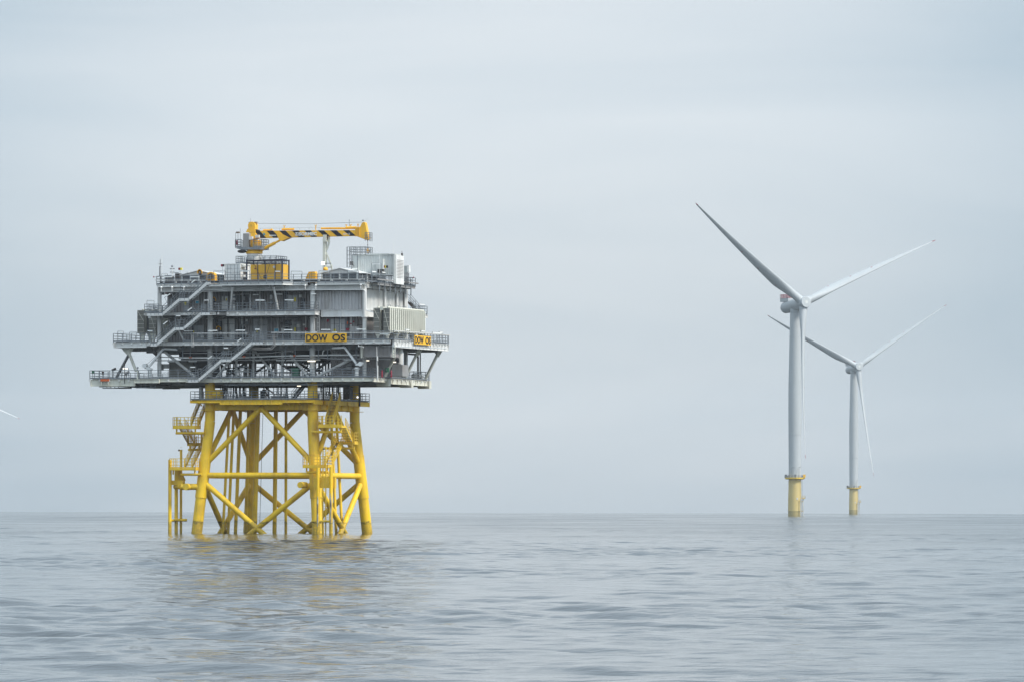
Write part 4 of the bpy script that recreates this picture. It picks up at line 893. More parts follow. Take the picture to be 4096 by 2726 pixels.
# --- radiator banks
def radiators(label, x0, x1, y0, y1, v, vb, group):
    a, b = fp(x0, y1, v), fp(x1, y0, v); w = (b.x-a.x)
    T = Thing('radiator_bank', label, 'radiator', (a.x+w/2, v+2, Z_M), group)
    for (f0, f1) in ((0, .38), (.62, 1)):
        ux0, ux1 = a.x+w*f0, a.x+w*f1
        n = 24; L = vb-v; st = MB(); pa = T.part('end_panel', MB().box((ux0, v, a.z), (ux1, v+.16, b.z)), 'radiator_end')
        m = MB(); z0, z1 = a.z+.1, b.z-.1
        for k in range(6): zz = z0+(z1-z0)*k/5; m.bar((ux0+.02, v-.02, zz), (ux1-.02, v-.02, zz), .03)
        m.bar((ux0+.05, v-.025, z1), (ux1-.05, v-.025, z0) if f0 else (ux1-.05, v-.025, (z0+z1)/2), .035); T.part('stiffener', m, 'radiator_fin', pa)
        fm = MB()
        k = 0; y = v+.22
        while y < vb:
            t = .25; fm.box((ux0+.05, y, a.z+.02), (ux1-.01-(.10 if k % 2 else 0), y+t, b.z-.02-(.06 if k % 2 else 0))); k += 1; y += t+(.035 if k % 2 else .21)
        T.part('fins', fm, 'radiator_fin')
        for zz in (b.z+.08, a.z+.15):
            m = MB(); m.tube((ux1-.35, v+.2, zz), (ux1-.35, vb, zz), .11, n=10); T.part('header_pipe', m, 'radiator_fin')
    m = MB(); m.box((a.x+w*.42, v+.5, a.z+.1), (a.x+w*.58, vb, b.z-.2)); T.part('core', m, 'steel_dark')
    m = MB(); m.box((a.x+w*.40, v-.05, b.z-.30), (a.x+w*.60, v+.3, b.z+.15)); T.part('top_box', m, 'radiator_fin')
    for f_ in (.2, .8):
        for y in np.linspace(v+.5, vb-.5, 5):
            m = MB(); u = a.x+w*f_; m.prism([(u-.5, a.z+.01), (u+.5, a.z+.01), (u+.12, Z_M+.35), (u+.12, Z_M), (u-.12, Z_M), (u-.12, Z_M+.35)], 'v', y-.12, y+.12); T.part('support', m, 'cream_paint')
    for y in np.linspace(v+.7, vb-1.6, 5):
        m = MB(); m.path([(b.x-.5, y, b.z), (b.x-.5, y, b.z+.42), (b.x-.5, y+1.0, b.z+.42), (b.x-.5, y+1.0, b.z)], .03, 6); T.part('lifting_hoop', m, 'galvanised')
    return T
vb_ = V(1704, U(1558, -8.3), 1280)
radiators('long bank of pale ribbed cooling fins on the right end of the main deck', 1494, 1558, 1231, 1327, -8.3, vb_, 'cooling fin banks')
radiators('dark cooling fin bank partly hidden on the left end of the main deck', 549, 624, 1240, 1332, -3.5, 8.5, 'cooling fin banks')

# --- pedestal crane
cv = .6; cu = U(1017, cv, 1040); CR = Thing('pedestal_crane', 'yellow crane on a round white pedestal, its black striped boom lying level', 'crane', (cu, cv, Z_R))
def cz(y, v=cv): return Z(1017, y, v)
m = MB(); m.lathe((cu, cv, 0), [(1.0, Z_R), (1.0, cz(1016))], 32); ped = CR.part('pedestal', m, 'light_paint')
m = MB(); m.box((cu-.30, cv-1.12, cz(1033)), (cu+.02, cv-.9, cz(1022))); CR.part('junction_box', m, 'light_paint', ped)
m = MB(); m.tube((cu+.98, cv, cz(1031)), (cu+1.12, cv, cz(1031)), .32, n=20); CR.part('manhole', m, 'light_paint', ped)
m = MB(); m.lathe((cu, cv, 0), [(1.0, cz(1016)), (1.15, cz(1014)), (1.16, cz(1007)), (1.0, cz(1003)), (1.0, cz(999))], 32, smooth=False); CR.part('slew_ring', m, 'crane_yellow')
a0, b0 = U(942, cv-1.3, 990), U(1046, cv-1.3, 990); zp = cz(990)
m = MB(); m.box((a0+.9, cv-1.35, zp-.35), (b0, cv+1.3, zp-.0)); m.prism([(a0, zp-.05), (a0+.9, zp-.05), (a0+.9, zp-.35), (a0+.2, zp-.2)], 'v', cv-1.35, cv+1.3); plt = CR.part('slew_platform', m, 'galvanised')
m = MB(); rail(m, [(a0+.9, cv-1.35, zp), (a0, cv-1.35, zp), (a0, cv+1.2, zp), (b0, cv+1.2, zp)], 1.05, .8); CR.part('railing', m, 'galvanised', plt)
m = MB(); rail(m, [(b0-1.2, cv-1.35, zp), (b0, cv-1.35, zp), (b0, cv+1.2, zp)], 1.05, .6); CR.part('railing', m, 'galvanised', plt)
def cb(nm, x0, x1, y0, y1, vo, d_, mt, par=None):
    a, b = fp(x0, y1, cv+vo), fp(x1, y0, cv+vo); m = MB(); m.box((a.x, cv+vo, a.z), (b.x, cv+vo+d_, b.z)); return CR.part(nm, m, mt, par)
cb('control_cabin', 972, 996, 934, 990, -1.25, 1.4, 'shade_grey_paint'); cb('cabinet', 995, 1008, 946, 959, -1.33, .5, 'light_paint'); cb('flood_box', 1021, 1035, 940, 951, -1.4, .4, 'light_paint')
m = MB(); fpv = lambda x, y, vo=0: (fp(x, y, cv+vo).x, fp(x, y, cv+vo).z)
m.prism([fpv(998, 990, -.7), (fpv(1010, 990, -.7)), fpv(1010, 958, -.7), fpv(1028, 950, -.7), fpv(1020, 930, -.7), fpv(997, 931, -.7)], 'v', cv-.7, cv+.7); CR.part('crane_house', m, 'crane_yellow')
cb('hydraulic_unit', 1020, 1030, 960, 988, -1.1, .7, 'crane_yellow'); cb('hydraulic_tank', 1032, 1040, 962, 992, -.9, .7, 'crane_yellow'); cb('pump', 1009, 1018, 968, 988, -1.0, .5, 'generator_yellow')
m = MB(); m.prism([fpv(990, 930), fpv(1000, 930), fpv(1028, 929), fpv(1026, 917), fpv(996, 917)], 'v', cv-.6, cv+.6); CR.part('winch_base', m, 'crane_yellow')
c = fp(1012, 903, cv); m = MB(); m.tube((c.x, cv-.55, c.z), (c.x, cv+.55, c.z), .52, n=26); w_ = CR.part('winch', m, 'crane_yellow')
m = MB(); m.tube((c.x, cv-.6, c.z), (c.x, cv-.55, c.z), .18, n=16); CR.part('hub_cap', m, 'generator_yellow', w_)
m = MB(); m.box((c.x-.50, cv-.50, c.z-.55), (c.x+.52, cv+.50, c.z)); CR.part('winch_frame', m, 'crane_yellow', w_)
m = MB(); m.bar(fp(996, 890, cv), fp(1030, 889, cv), .6, .05); m.bar(fp(1000, 890, cv), fp(1000, 900, cv), .07); m.bar(fp(1027, 890, cv), fp(1027, 900, cv), .07); CR.part('sunshade', m, 'copper_dark', w_)
m = MB(); m.bar(fp(1002, 872, cv), fp(1002, 889, cv), .03); CR.part('aerial', m, 'galvanised')
m = MB(); m.bar(fp(961, 912, cv-1.2), fp(961, 986, cv-1.2), .035); CR.part('aerial', m, 'galvanised')
m = MB(); m.bar(fp(943, 930, cv-1.3), fp(943, 986, cv-1.3), .05); m.bar(fp(952, 933, cv-1.3), fp(952, 986, cv-1.3), .05); lp_ = CR.part('lamp_post', m, 'galvanised')
cb('beacon_lamp', 944, 955, 927, 933, -1.3, .4, 'copper_dark', lp_); cb('extinguisher', 944, 949, 962, 982, -1.25, .25, 'red_paint'); 
m = MB(); c = fp(968, 1006, cv-1.0); m.ball(c, .42, 14, 8, (1.6, 1, .6)); CR.part('cable_drum', m, 'cable_black')
# boom: tapered box with raised black stripes
def bp_(x, y): q = fp(x, y, cv-.38); return (q.x, q.z)
top = lambda x: 923.5+(x-1037)*(921-923.5)/(1420-1037)
bot = lambda x: 953.0+(x-1037)*(944.0-953.0)/(1420-1037)
m = MB(); m.prism([bp_(1005, 929), bp_(1020, 924), bp_(1037, top(1037)), bp_(1423, top(1423)), bp_(1423, bot(1423)), bp_(1037, bot(1037)), bp_(1028, 950)], 'v', cv-.38, cv+.38); boom = CR.part('boom', m, 'crane_yellow')
stripes = [(1016, 1039), (1066, 1092), (1117, 1142), (1168, 1194), (1218, 1243), (1271, 1295), (1321, 1346), (1373, 1397)]
for x0, x1 in stripes:
    m = MB(); sl = 26; e0 = x1-x0
    for vo in (-.395, .385):
        q = [bp_(x0, top(x0)+.15), bp_(x1, top(x1)+.15), bp_(min(x1+sl, 1423), bot(x1+sl)-.15), bp_(x0+sl+1, bot(x0+sl)-.15)]
        m.prism(q, 'v', cv+vo, cv+vo+.01)
    CR.part('stripe', m, 'black_paint', boom)
def lett(txt, x0, x1, y0, y1, mt='white_paint', bold=.03):
    a, b = fp(x0, y1, cv-.42), fp(x1, y0, cv-.42); vs, fs = text_mb(txt, b.x-a.x, b.z-a.z, .008, bold, 1.03); m = MB(); m.add([(a.x+x, cv-.415+y, a.z+z) for x, y, z in vs], fs); CR.part('lettering', m, mt, boom)
lett('SORMEC', 1195, 1267, 928.5, 943.5, bold=.05); lett('M500/3S', 1077, 1105, 939.5, 945)
a, b = fp(1180, 943.5, cv-.42), fp(1194, 929.5, cv-.42); fr_ = .05; m = MB()
for q in (((a.x, a.z), (b.x, a.z+fr_)), ((a.x, b.z-fr_), (b.x, b.z)), ((b.x-fr_, a.z), (b.x, b.z)), ((a.x, a.z), (a.x+fr_, a.z+.2))): m.box((q[0][0], cv-.42, q[0][1]), (q[1][0], cv-.405, q[1][1]))
vs, fs = text_mb('S', (b.x-a.x)*.6, (b.z-a.z)*.74, .01, .04); m.add([(a.x+.08+x, cv-.415+y, a.z+.07+z) for x, y, z in vs], fs); CR.part('emblem', m, 'white_paint', boom)
a, b = fp(1052, 943, cv-.42), fp(1062, 932, cv-.42); m = MB(); m.prism([(a.x, b.z), (a.x+.18, b.z), (b.x, a.z+.12), (a.x+.1, a.z)], 'v', cv-.42, cv-.40); CR.part('pictogram', m, 'teal_sign', boom)
for k in range(3): x0 = 1372+k*9; lett('---', x0, x0+8, 933+(k % 2)*2, 935+(k % 2)*2, bold=.0) if False else None
for x0, x1, yy in ((1373, 1386, 933.5), (1373, 1386, 937.5), (1388, 1391, 935), (1394, 1399, 933.5), (1394, 1400, 937.5)):
    a, b = fp(x0, yy+1.6, cv-.42), fp(x1, yy, cv-.42); m = MB(); m.box((a.x, cv-.42, a.z), (b.x, cv-.405, b.z)); CR.part('load_marking', m, 'white_paint', boom)
m = MB(); m.prism([bp_(1104, 932), bp_(1116, 930), bp_(1158, 951), bp_(1127, 965), bp_(1118, 962)], 'v', cv-.46, cv+.46); CR.part('cylinder_lug', m, 'crane_yellow', boom)
m = MB(); m.tube(fp(1034, 1006, cv-.1), fp(1100, 972, cv-.1), .22, n=18); m.tube(fp(1100, 972, cv-.1), fp(1123, 960, cv-.1), .14, n=16); CR.part('luffing_cylinder', m, 'crane_yellow')
m = MB(); m.prism([bp_(1018, 916), bp_(1030, 920), bp_(1038, 938), bp_(1022, 933)], 'v', cv-.42, cv+.42); CR.part('knuckle', m, 'black_paint', boom)
m = MB(); m.prism([bp_(1420, 909), bp_(1440, 908), bp_(1447, 892), bp_(1453, 888), bp_(1460, 891), bp_(1473, 955), bp_(1466, 961), bp_(1430, 947), bp_(1418, 943)], 'v', cv-.34, cv+.34); CR.part('boom_head', m, 'crane_yellow', boom)
for x in (1423, 1431, 1437): m = MB(); a, b = bp_(x, 909), bp_(x, 947); m.bar((a[0], cv-.40, a[1]), (b[0], cv-.40, b[1]), .10); CR.part('head_rib', m, 'generator_yellow', boom)
m = MB(); a, b = fp(1466, 961, cv), fp(1483, 928, cv); rail(m, [(a.x, cv-.5, a.z), (b.x, cv-.5, a.z), (b.x, cv+.5, a.z)], 1.0, .4, toe=False); CR.part('tip_cage', m, 'galvanised', boom)
m = MB(); m.tube(fp(1284, 914, cv), fp(1384, 914, cv), .13, n=12); m.tube(fp(1384, 912, cv), fp(1425, 911, cv), .19, n=12); CR.part('extension_cylinder', m, 'crane_yellow', boom)
m = MB(); m.tube(fp(1128, 917.5, cv), fp(1176, 917, cv), .14, n=12); CR.part('winch_motor', m, 'crane_yellow', boom)
m = MB(); m.tube(fp(1053, 920.5, cv), fp(1086, 920, cv), .10, n=10); m.prism([bp_(1082, 914), bp_(1090, 921), bp_(1078, 921)], 'v', cv-.2, cv+.2); CR.part('rope_guide', m, 'crane_yellow', boom)
for x, y1 in ((1137, 923), (1263, 921), (1385, 910), (1403, 910), (1432, 908)):
    m = MB(); q = fp(x, y1, cv); h = .75 if x < 1300 else .42
    m.bar(q, q+Vector((0,0,h*.6)), .10); m.bar(q+Vector((0,0,h*.6)), q+Vector((-.14,0,h)), .07); m.bar(q+Vector((0,0,h*.6)), q+Vector((.14,0,h)), .07); CR.part('hose_saddle', m, 'crane_yellow', boom)
m = MB(); a, b = fp(1040, 914, cv), fp(1395, 909, cv)
for i in range(10): q = a.lerp(b, i/9); m.bar((q.x, q.y, q.z-.25), q, .022)
m.bar(a, b, .022); CR.part('boom_handrail', m, 'galvanised', boom)
m = MB(); m.tube(fp(1028, 894, cv), fp(1240, 896, cv), .022, n=6); m.tube(fp(1240, 896, cv), fp(1448, 889, cv), .022, n=6); CR.part('hoist_rope', m, 'steel_dark')
m = MB(); m.bar(fp(1397, 882, cv), fp(1397, 912, cv), .04); m.ball(fp(1397, 881, cv), .07, 8, 6); CR.part('obstruction_lamp', m, 'galvanised', boom)
m = MB(); m.bar(fp(1459, 886, cv), fp(1473, 871, cv), .02); m.box((fp(1449, 885, cv).x, cv-.1, fp(1449, 885, cv).z), (fp(1455, 880, cv).x, cv+.1, fp(1455, 880, cv).z)); CR.part('wind_gauge', m, 'galvanised', boom)
m = MB(); m.tube(fp(1471, 958, cv), fp(1471, 995, cv), .03, n=6); m.ball(fp(1471, 980, cv), .07, 8, 6); CR.part('hook_rope', m, 'steel_dark')
c = fp(1471, 1003, cv); m = MB(); m.lathe((c.x, cv, c.z-.28), [(.12, 0), (.20, .08), (.20, .42), (.11, .55)], 16); hb2 = CR.part('hook_block', m, 'hood_yellow')
m = MB(); m.path([(c.x, cv, c.z-.25), (c.x+.16, cv, c.z-.36), (c.x+.2, cv, c.z-.15), (c.x+.36, cv, c.z+.02)], .07, 8); CR.part('hook', m, 'copper_dark', hb2)
# --- boom rest
T = Thing('boom_rest', 'tall cream steel frame that carries the lowered crane boom', 'crane rest', (U(1302, cv), cv, Z_R))
m = MB(); a, b = fp(1294, 1126, cv), fp(1301, 953, cv); m.box((a.x, cv-.3, Z_R), (b.x+.15, cv+.3, b.z)); T.part('post', m, 'cream_paint')
m = MB(); a, b = fp(1299, 965, cv), fp(1311, 940, cv); m.box((a.x, cv-.62, a.z), (b.x, cv-.45, b.z)); m.box((a.x, cv+.45, a.z), (b.x, cv+.62, b.z)); m.box((a.x-.05, cv-.62, a.z-.1), (b.x+.1, cv+.62, a.z+.02)); T.part('cradle', m, 'cream_paint')
m = MB(); m.bar(fp(1316, 948, cv), fp(1316, 972, cv), .22); m.bar(fp(1316, 972, cv), fp(1307, 1000, cv), .2); T.part('upper_arm', m, 'cream_paint')
m = MB(); m.bar(fp(1306, 1012, cv), fp(1327, 1068, cv), .2); m.bar(fp(1327, 1066, cv), fp(1327, 1080, cv), .2); m.bar(fp(1304, 1069, cv), fp(1328, 1069, cv), .2); m.bar(fp(1327, 1080, cv), fp(1327, 1126, cv), .2); T.part('side_brace', m, 'cream_paint')
# --- flood lights
def flood(label, x, y, v, lit, grp='cluster flood lights'):
    c = fp(x, y, v); T = Thing('flood_light', label, 'flood light', (c.x, v, c.z), grp); m = MB(); m.box((c.x+.1, v, c.z-.05), (c.x+1.2, v+.06, c.z+.05)) if lit else m.bar(c, c+Vector((.3, .2, -.4)), .06); m.bar(c, c+Vector((.3 if not lit else 1.0, .1, -1.6 if lit else -.5)), .06); T.part('bracket', m, 'galvanised')
    for dx in (-.13, .13):
        for dz in (-.13, .13):
            m = MB(); m.tube((c.x+dx, v-.12, c.z+dz), (c.x+dx, v+.05, c.z+dz), .10, n=12); T.part('lamp', m, 'flood_lit' if lit else 'steel_dark')
flood('glowing cluster of four round lamps beside the boom rest', 1292, 1054, -1.5, True)
flood('unlit lamp cluster at the corner of the white cabin on the roof', 1407, 1053, -2.0, False)
flood('unlit lamp cluster between the white container and the crane pedestal', 994, 1054, -1.6, False)
# --- containers, generator, cabins on the roof
def corr_box(T, nm, a, b, v0, v1, mt, pitch=.3, dep=.05):
    m = MB(); m.corr((a.x, v0), (b.x, v0), a.z, b.z, (0, -1), pitch, dep); m.corr((b.x, v0), (b.x, v1), a.z, b.z, (1, 0), pitch, dep); m.corr((b.x, v1), (a.x, v1), a.z, b.z, (0, 1), pitch, dep); m.corr((a.x, v1), (a.x, v0), a.z, b.z, (-1, 0), pitch, dep)
    m.box((a.x+.05, v0+.05, b.z-.04), (b.x-.05, v1-.05, b.z-.01)); return T.part(nm, m, mt)
v0 = -6.3; a, b = fp(900, 1127, v0), fp(961, 1054, v0); a.z = Z_R+.01; v1 = V(999, b.x, 1090)
T = Thing('shipping_container', 'short white shipping container on the roof deck left of the yellow generator', 'container', ((a.x+b.x)/2, v0, Z_R))
m = MB(); m.box((a.x, v0+.06, a.z), (b.x-.06, v1, b.z)); body = T.part('body', m, 'white_paint')
m = MB()
for x in (a.x, b.x):
    for y in (v0, v1): m.bar((x, y, a.z), (x, y, b.z), .14)
for z in (a.z+.07, b.z-.06):
    m.bar((a.x, v0, z), (b.x, v0, z), .12); m.bar((b.x, v0, z), (b.x, v1, z), .12); m.bar((a.x, v1, z), (b.x, v1, z), .12); m.bar((a.x, v0, z), (a.x, v1, z), .12)
T.part('corner_frame', m, 'white_paint')
for k in (0, 1):
    w = (b.x-a.x-.2)/2; x0 = a.x+.1+w*k; m = MB(); m.box((x0+.015, v0-.01, a.z+.15), (x0+w-.015, v0+.05, b.z-.14)); d = T.part('door', m, 'white_paint')
    m = MB()
    for f_ in (.3, .75): m.bar((x0+w*f_, v0-.05, a.z+.15), (x0+w*f_, v0-.05, b.z-.14), .035)
    for z in (a.z+.9, a.z+1.55, a.z+2.1): m.bar((x0+.05, v0-.04, z), (x0+w-.05, v0-.04, z), .025)
    T.part('lock_bar', m, 'galvanised', d)
for z0, z1 in ((a.z+.35, a.z+.95), (a.z+1.35, a.z+1.95)):
    m = MB(); yy = v0+(v1-v0)*.35; m.box((b.x-.02, yy, z0), (b.x+.02, yy+1.1, z1)); T.part('vent_grille', m, 'steel_dark')
m = MB(); m.box((b.x, v0+.5, b.z-.5), (b.x+.25, v0+1.6, b.z-.15)); T.part('side_unit', m, 'cabin_white')
# generator in a navy lifting frame
v0 = -6.6; a, b = fp(1002, 1118, v0), fp(1136, 1057, v0); T = Thing('generator', 'yellow generator canopy inside a navy blue lifting frame on the roof deck', 'generator', ((a.x+b.x)/2, v0, Z_R))
vb2 = v0+2.0
m = MB(); m.box((a.x, v0, Z_R+.55), (b.x-.25, vb2, b.z)); body = T.part('canopy', m, 'generator_yellow')
for k, f_ in enumerate((0, .2, .47, .72)):
    f1 = (.2, .47, .72, 1)[k]; x0, x1 = a.x+(b.x-.25-a.x)*f_+.04, a.x+(b.x-.25-a.x)*f1-.04
    m = MB(); m.box((x0, v0-.03, Z_R+.62), (x1, v0, Z_R+1.35)); T.part('lower_panel', m, 'generator_yellow', body); m = MB(); m.box((x0, v0-.03, Z_R+1.42), (x1, v0, b.z-.06)); T.part('upper_panel', m, 'generator_yellow', body)
m = MB(); m.box((a.x, v0-.045, Z_R+1.37), (b.x-.25, v0-.01, Z_R+1.41)); T.part('red_line', m, 'red_paint', body)
q = fp(1021, 1075, v0-.06); m = MB(); m.tube((q.x, v0-.07, q.z), (q.x, v0-.02, q.z), .11, n=16); T.part('stop_button', m, 'red_paint', body)
q = fp(1096, 1068, v0-.06); m = MB(); m.prism([(q.x-.2, q.z), (q.x, q.z-.2), (q.x+.2, q.z), (q.x, q.z+.2)], 'v', v0-.07, v0-.05); T.part('hazard_diamond', m, 'white_paint', body)
q = fp(1078, 1106, v0-.06); m = MB(); m.box((q.x-.9, v0-.06, q.z-.25), (q.x-.35, v0-.03, q.z+.15)); T.part('intake_vent', m, 'steel_dark', body)
q = fp(1117, 1053, v0+.8); m = MB(); m.tube((q.x, v0+.8, b.z-.02), (q.x, v0+.8, b.z+.2), .12, n=12); T.part('exhaust', m, 'steel_dark', body)
xf0, xf1 = U(987, v0-.15, 1100), U(1129, v0-.15, 1100); yf0, yf1 = v0-.15, vb2+.15; zt = fp(1060, 1041, v0).z
m = MB(); m.box((xf0, yf0, Z_R+.02), (xf1, yf1, Z_R+.5)); T.part('skid', m, 'frame_navy')
m = MB()
for f_ in (.31, .52, .80): 
    x = xf0+(xf1-xf0)*f_
    for y in (yf0, yf1): m2 = MB(); m2.bar((x, y, Z_R+.5), (x, y, zt), .09); T.part('frame_post', m2, 'frame_navy')
for x in (xf0, xf1):
    for y in (yf0, yf1): m2 = MB(); m2.bar((x, y, Z_R+.03), (x, y, zt+.1), .16); T.part('frame_post', m2, 'frame_navy')
for p, q in (((xf0, yf0), (xf1, yf0)), ((xf0, yf1), (xf1, yf1)), ((xf0, yf0), (xf0, yf1)), ((xf1, yf0), (xf1, yf1))): m2 = MB(); m2.bar((p[0], p[1], zt), (q[0], q[1], zt), .14); T.part('frame_rail', m2, 'frame_navy')
for f0, f1 in ((.17, .42), (.70, .52)): m2 = MB(); m2.bar((xf0+(xf1-xf0)*f0, yf0-.09, zt), (xf0+(xf1-xf0)*f1, yf0-.09, Z_R+.6), .035); T.part('lashing', m2, 'cable_black')
q = fp(1119, 1112, v0-.3); m = MB()
for dx in (0, .28):
    for dz in (0, .16, .32): m.box((q.x+1.0-.9+dx, yf0-.015, Z_R+.12+dz*.9), (q.x+1.0-.9+dx+.2, yf0-.002, Z_R+.12+dz*.9+.05))
T.part('marking', m, 'white_paint')
# roof louvre houses
def house(label, x0, x1, xa, ya, ye, v, v1):
    a, b = fp(x0, 1127, v), fp(x1, ye, v); ap = fp(xa, ya, v); T = Thing('louvre_house', label, 'roof house', ((a.x+b.x)/2, v, Z_R), 'low pitched louvre houses on the roof')
    m = MB(); m.box((a.x+.15, v+.15, Z_R+.01), (b.x-.15, v1-.15, b.z)); T.part('louvre_core', m, 'steel_dark')
    m = MB(); m.prism([(a.x, b.z), (b.x, b.z), (ap.x, ap.z)], 'v', v+.04, v1-.04); T.part('gable', m, 'light_paint')
    for (p, q) in (((a.x-.15, b.z-.02), (ap.x, ap.z+.03)), ((ap.x, ap.z+.03), (b.x+.15, b.z-.02))):
        m = MB(); m.prism([p, q, (q[0], q[1]+.09), (p[0], p[1]+.09)], 'v', v-.15, v1+.15); T.part('roof_panel', m, 'wall_white')
    m = MB(); n = 5
    for i in range(n): 
        x = a.x+.1+(b.x-a.x-.2)*i/(n-1); m2 = MB(); m2.bar((x, v+.05, Z_R), (x, v+.05, b.z), .2 if i % 2 == 0 else .08); T.part('post', m2, 'cabin_white')
    for i in range(7):
        y = v+.1+(v1-v-.2)*i/6; m2 = MB(); m2.bar((b.x-.08, y, Z_R), (b.x-.08, y, b.z), .2 if i % 2 == 0 else .07); T.part('post', m2, 'cabin_white')
    m = MB()
    for k in range(14):
        z = Z_R+.25+(b.z-Z_R-.4)*k/13; m.box((a.x+.1, v+.08, z), (b.x-.1, v+.15, z+.03)); m.box((b.x-.15, v+.1, z), (b.x-.1, v1-.1, z+.03))
    T.part('louvre_blades', m, 'galvanised')
    m = MB(); m.box((a.x+.05, v+.02, b.z-.12), (b.x-.05, v+.14, b.z)); m.box((a.x+.05, v+.02, Z_R+.02), (b.x-.05, v+.14, Z_R+.35)); T.part('sill', m, 'shade_grey_paint')
vv = -6.2; xr = U(1432, vv, 1100); house('low grey pitched louvre house right of the yellow box, in front of the white cabin', 1285, 1432, 1360, 1075, 1092, vv, V(1543, xr, 1110))
house('low grey pitched louvre house partly behind the upper staircase', 724, 868, 792, 1085, 1099, -5.6, 2.5)
# white cabin
v0 = -1.4; a, b = fp(1433, 1102, v0), fp(1577, 1017, v0); v1 = V(1611, b.x, 1060); T = Thing('white_cabin', 'raised white corrugated cabin with a louvred end at the roof right side', 'cabin', ((a.x+b.x)/2, v0, Z_R))
body = corr_box(T, 'body', a, b, v0, v1, 'cabin_white', .32, .05)
m = MB()
for x in (a.x, b.x):
    for y in (v0, v1): m.bar((x, y, Z_R+.02), (x, y, b.z+.03), .18)
for z in (a.z, b.z):
    m.bar((a.x, v0-.02, z), (b.x, v0-.02, z), .14); m.bar((b.x+.02, v0, z), (b.x+.02, v1, z), .14); m.bar((a.x, v1, z), (b.x, v1, z), .14); m.bar((a.x, v0, z), (a.x, v1, z), .14)
T.part('corner_frame', m, 'cabin_white')
m = MB(); m.box((b.x+.10, v0+.12, a.z-1.2), (b.x+.22, v1-.12, b.z-.1)); T.part('louvre_panel', m, 'white_paint')
m = MB()
for k in range(13): z = a.z-.35+(b.z-a.z-.45)*k/12; m.box((b.x+.22, v0+.35, z), (b.x+.25, v1-.35, z+.06))
T.part('louvre_blades', m, 'shade_grey_paint')
m = MB(); m.box((b.x-2.5, v0-.03, b.z-.6), (b.x-2.1+.9, v0+.02, a.z+.2)); T.part('flat_panel', m, 'cabin_white')
m = MB(); c0, c1 = fp(1506, 1077, v0-.6), fp(1532, 1036, v0-.6); m.box((c0.x, v0-.6, c0.z), (c1.x, v0-.05, c1.z)); T.part('air_unit', m, 'cabin_white'); m = MB(); m.box((c0.x+.1, v0-.5, c0.z-.5), (c1.x-.1, v0-.1, c0.z)); T.part('unit_grille', m, 'steel_dark')
m = MB(); m.box((b.x-2.5, v0-.08, b.z-1.25), (b.x-2.28, v0-.04, b.z-1.05)); T.part('warning_sign', m, 'tag_yellow'); m = MB(); m.box((b.x-2.25, v0-.08, b.z-1.25), (b.x-2.03, v0-.04, b.z-1.05)); T.part('warning_sign', m, 'teal_sign')
m = MB(); p0, p1 = fp(1407, 1108, v0-.1), fp(1432, 1019, v0-.1); m.box((p0.x, v0-.1, p0.z), (p1.x-.02, v0+.9, p1.z)); an_ = T.part('side_annex', m, 'cabin_white')
m = MB()
for p, q in (((p0.x, p0.z), (p0.x, p1.z)), ((p1.x-.06, p0.z), (p1.x-.06, p1.z)), ((p0.x, p1.z), (p1.x-.06, p1.z)), ((p0.x, p0.z), (p1.x-.06, p0.z)), ((p0.x, p0.z+.7), (p1.x-.06, p0.z+.7))): m.bar((p[0], v0-.13, p[1]), (q[0], v0-.13, q[1]), .08)
T.part('annex_frame', m, 'galvanised', an_)
m = MB(); rr0, rr1 = U(1400, v0-.3, 1010), U(1461, v0-.3, 1010); zt = fp(1420, 988, v0).z; m2 = MB(); rail(m2, [(rr0, v0-.3, b.z+.05), (rr1, v0-.3, b.z+.05), (rr1, v0+2.2, b.z+.05), (rr0, v0+2.2, b.z+.05), (rr0, v0-.3, b.z+.05)], zt-b.z-.05, .7, .035, toe=False); T.part('roof_railing', m2, 'galvanised')
q0 = fp(1387, 1069, v0-.2); q1 = fp(1404, 988, v0-.2); m = MB()
for i in range(4): x = q0.x+(q1.x-q0.x)*i/3; m.bar((x, v0-.2-.25*(i % 2), q0.z), (x, v0-.2-.25*(i % 2), q1.z), .05)
for k in range(6): z = q0.z+(q1.z-q0.z)*k/5; m.bar((q0.x, v0-.2, z), (q1.x, v0-.2, z), .05)
T.part('ladder_cage', m, 'galvanised')
m = MB(); m.box((b.x-3.6, v0+.2, b.z+.05), (b.x-.9, v0+1.6, b.z+.14)); T.part('roof_rail', m, 'cabin_white')
# small roof gear
def simple(nm, label, cat, parts, org, grp=None):
    T = Thing(nm, label, cat, org, grp)
    for pn, m, mt in parts: T.part(pn, m, mt)
    return T
v = 2.5; a, b = fp(1612, 1100, v), fp(1627, 1063, v); m1 = MB().box((a.x, v, b.z-1.0), (b.x, v+.8, b.z)); m2 = MB().box((b.x+.05, v-.05, b.z-.9), (b.x+.35, v+.5, b.z+.05)); m3 = MB()
for i in range(6): m3.bar((a.x+.15*i, v+.2, Z_R), (a.x+.15*i, v+.2, b.z-1.0), .07)
simple('switch_cabinet', 'pair of small white boxes on dark pipe legs behind the louvred cabin end', 'cabinet', [('housing', m1, 'cabin_white'), ('side_box', m2, 'white_paint'), ('pipe_legs', m3, 'steel_dark')], (a.x, v, Z_R))
v = -7.2; T = Thing('yellow_hatch_box', 'tall faceted yellow casing standing alone on the roof front edge', 'casing', (U(1246, v), v, Z_R))
a, b = fp(1231, 1129, v), fp(1262, 1086, v); w = b.x-a.x; m = MB(); m.prism([(a.x, Z_R+.01), (a.x, b.z-.35), (a.x+.12, b.z-.03), (b.x-.12, b.z), (b.x, b.z-.35), (b.x, Z_R+.01)], 'v', v, v+.8); T.part('front_casing', m, 'hood_yellow')
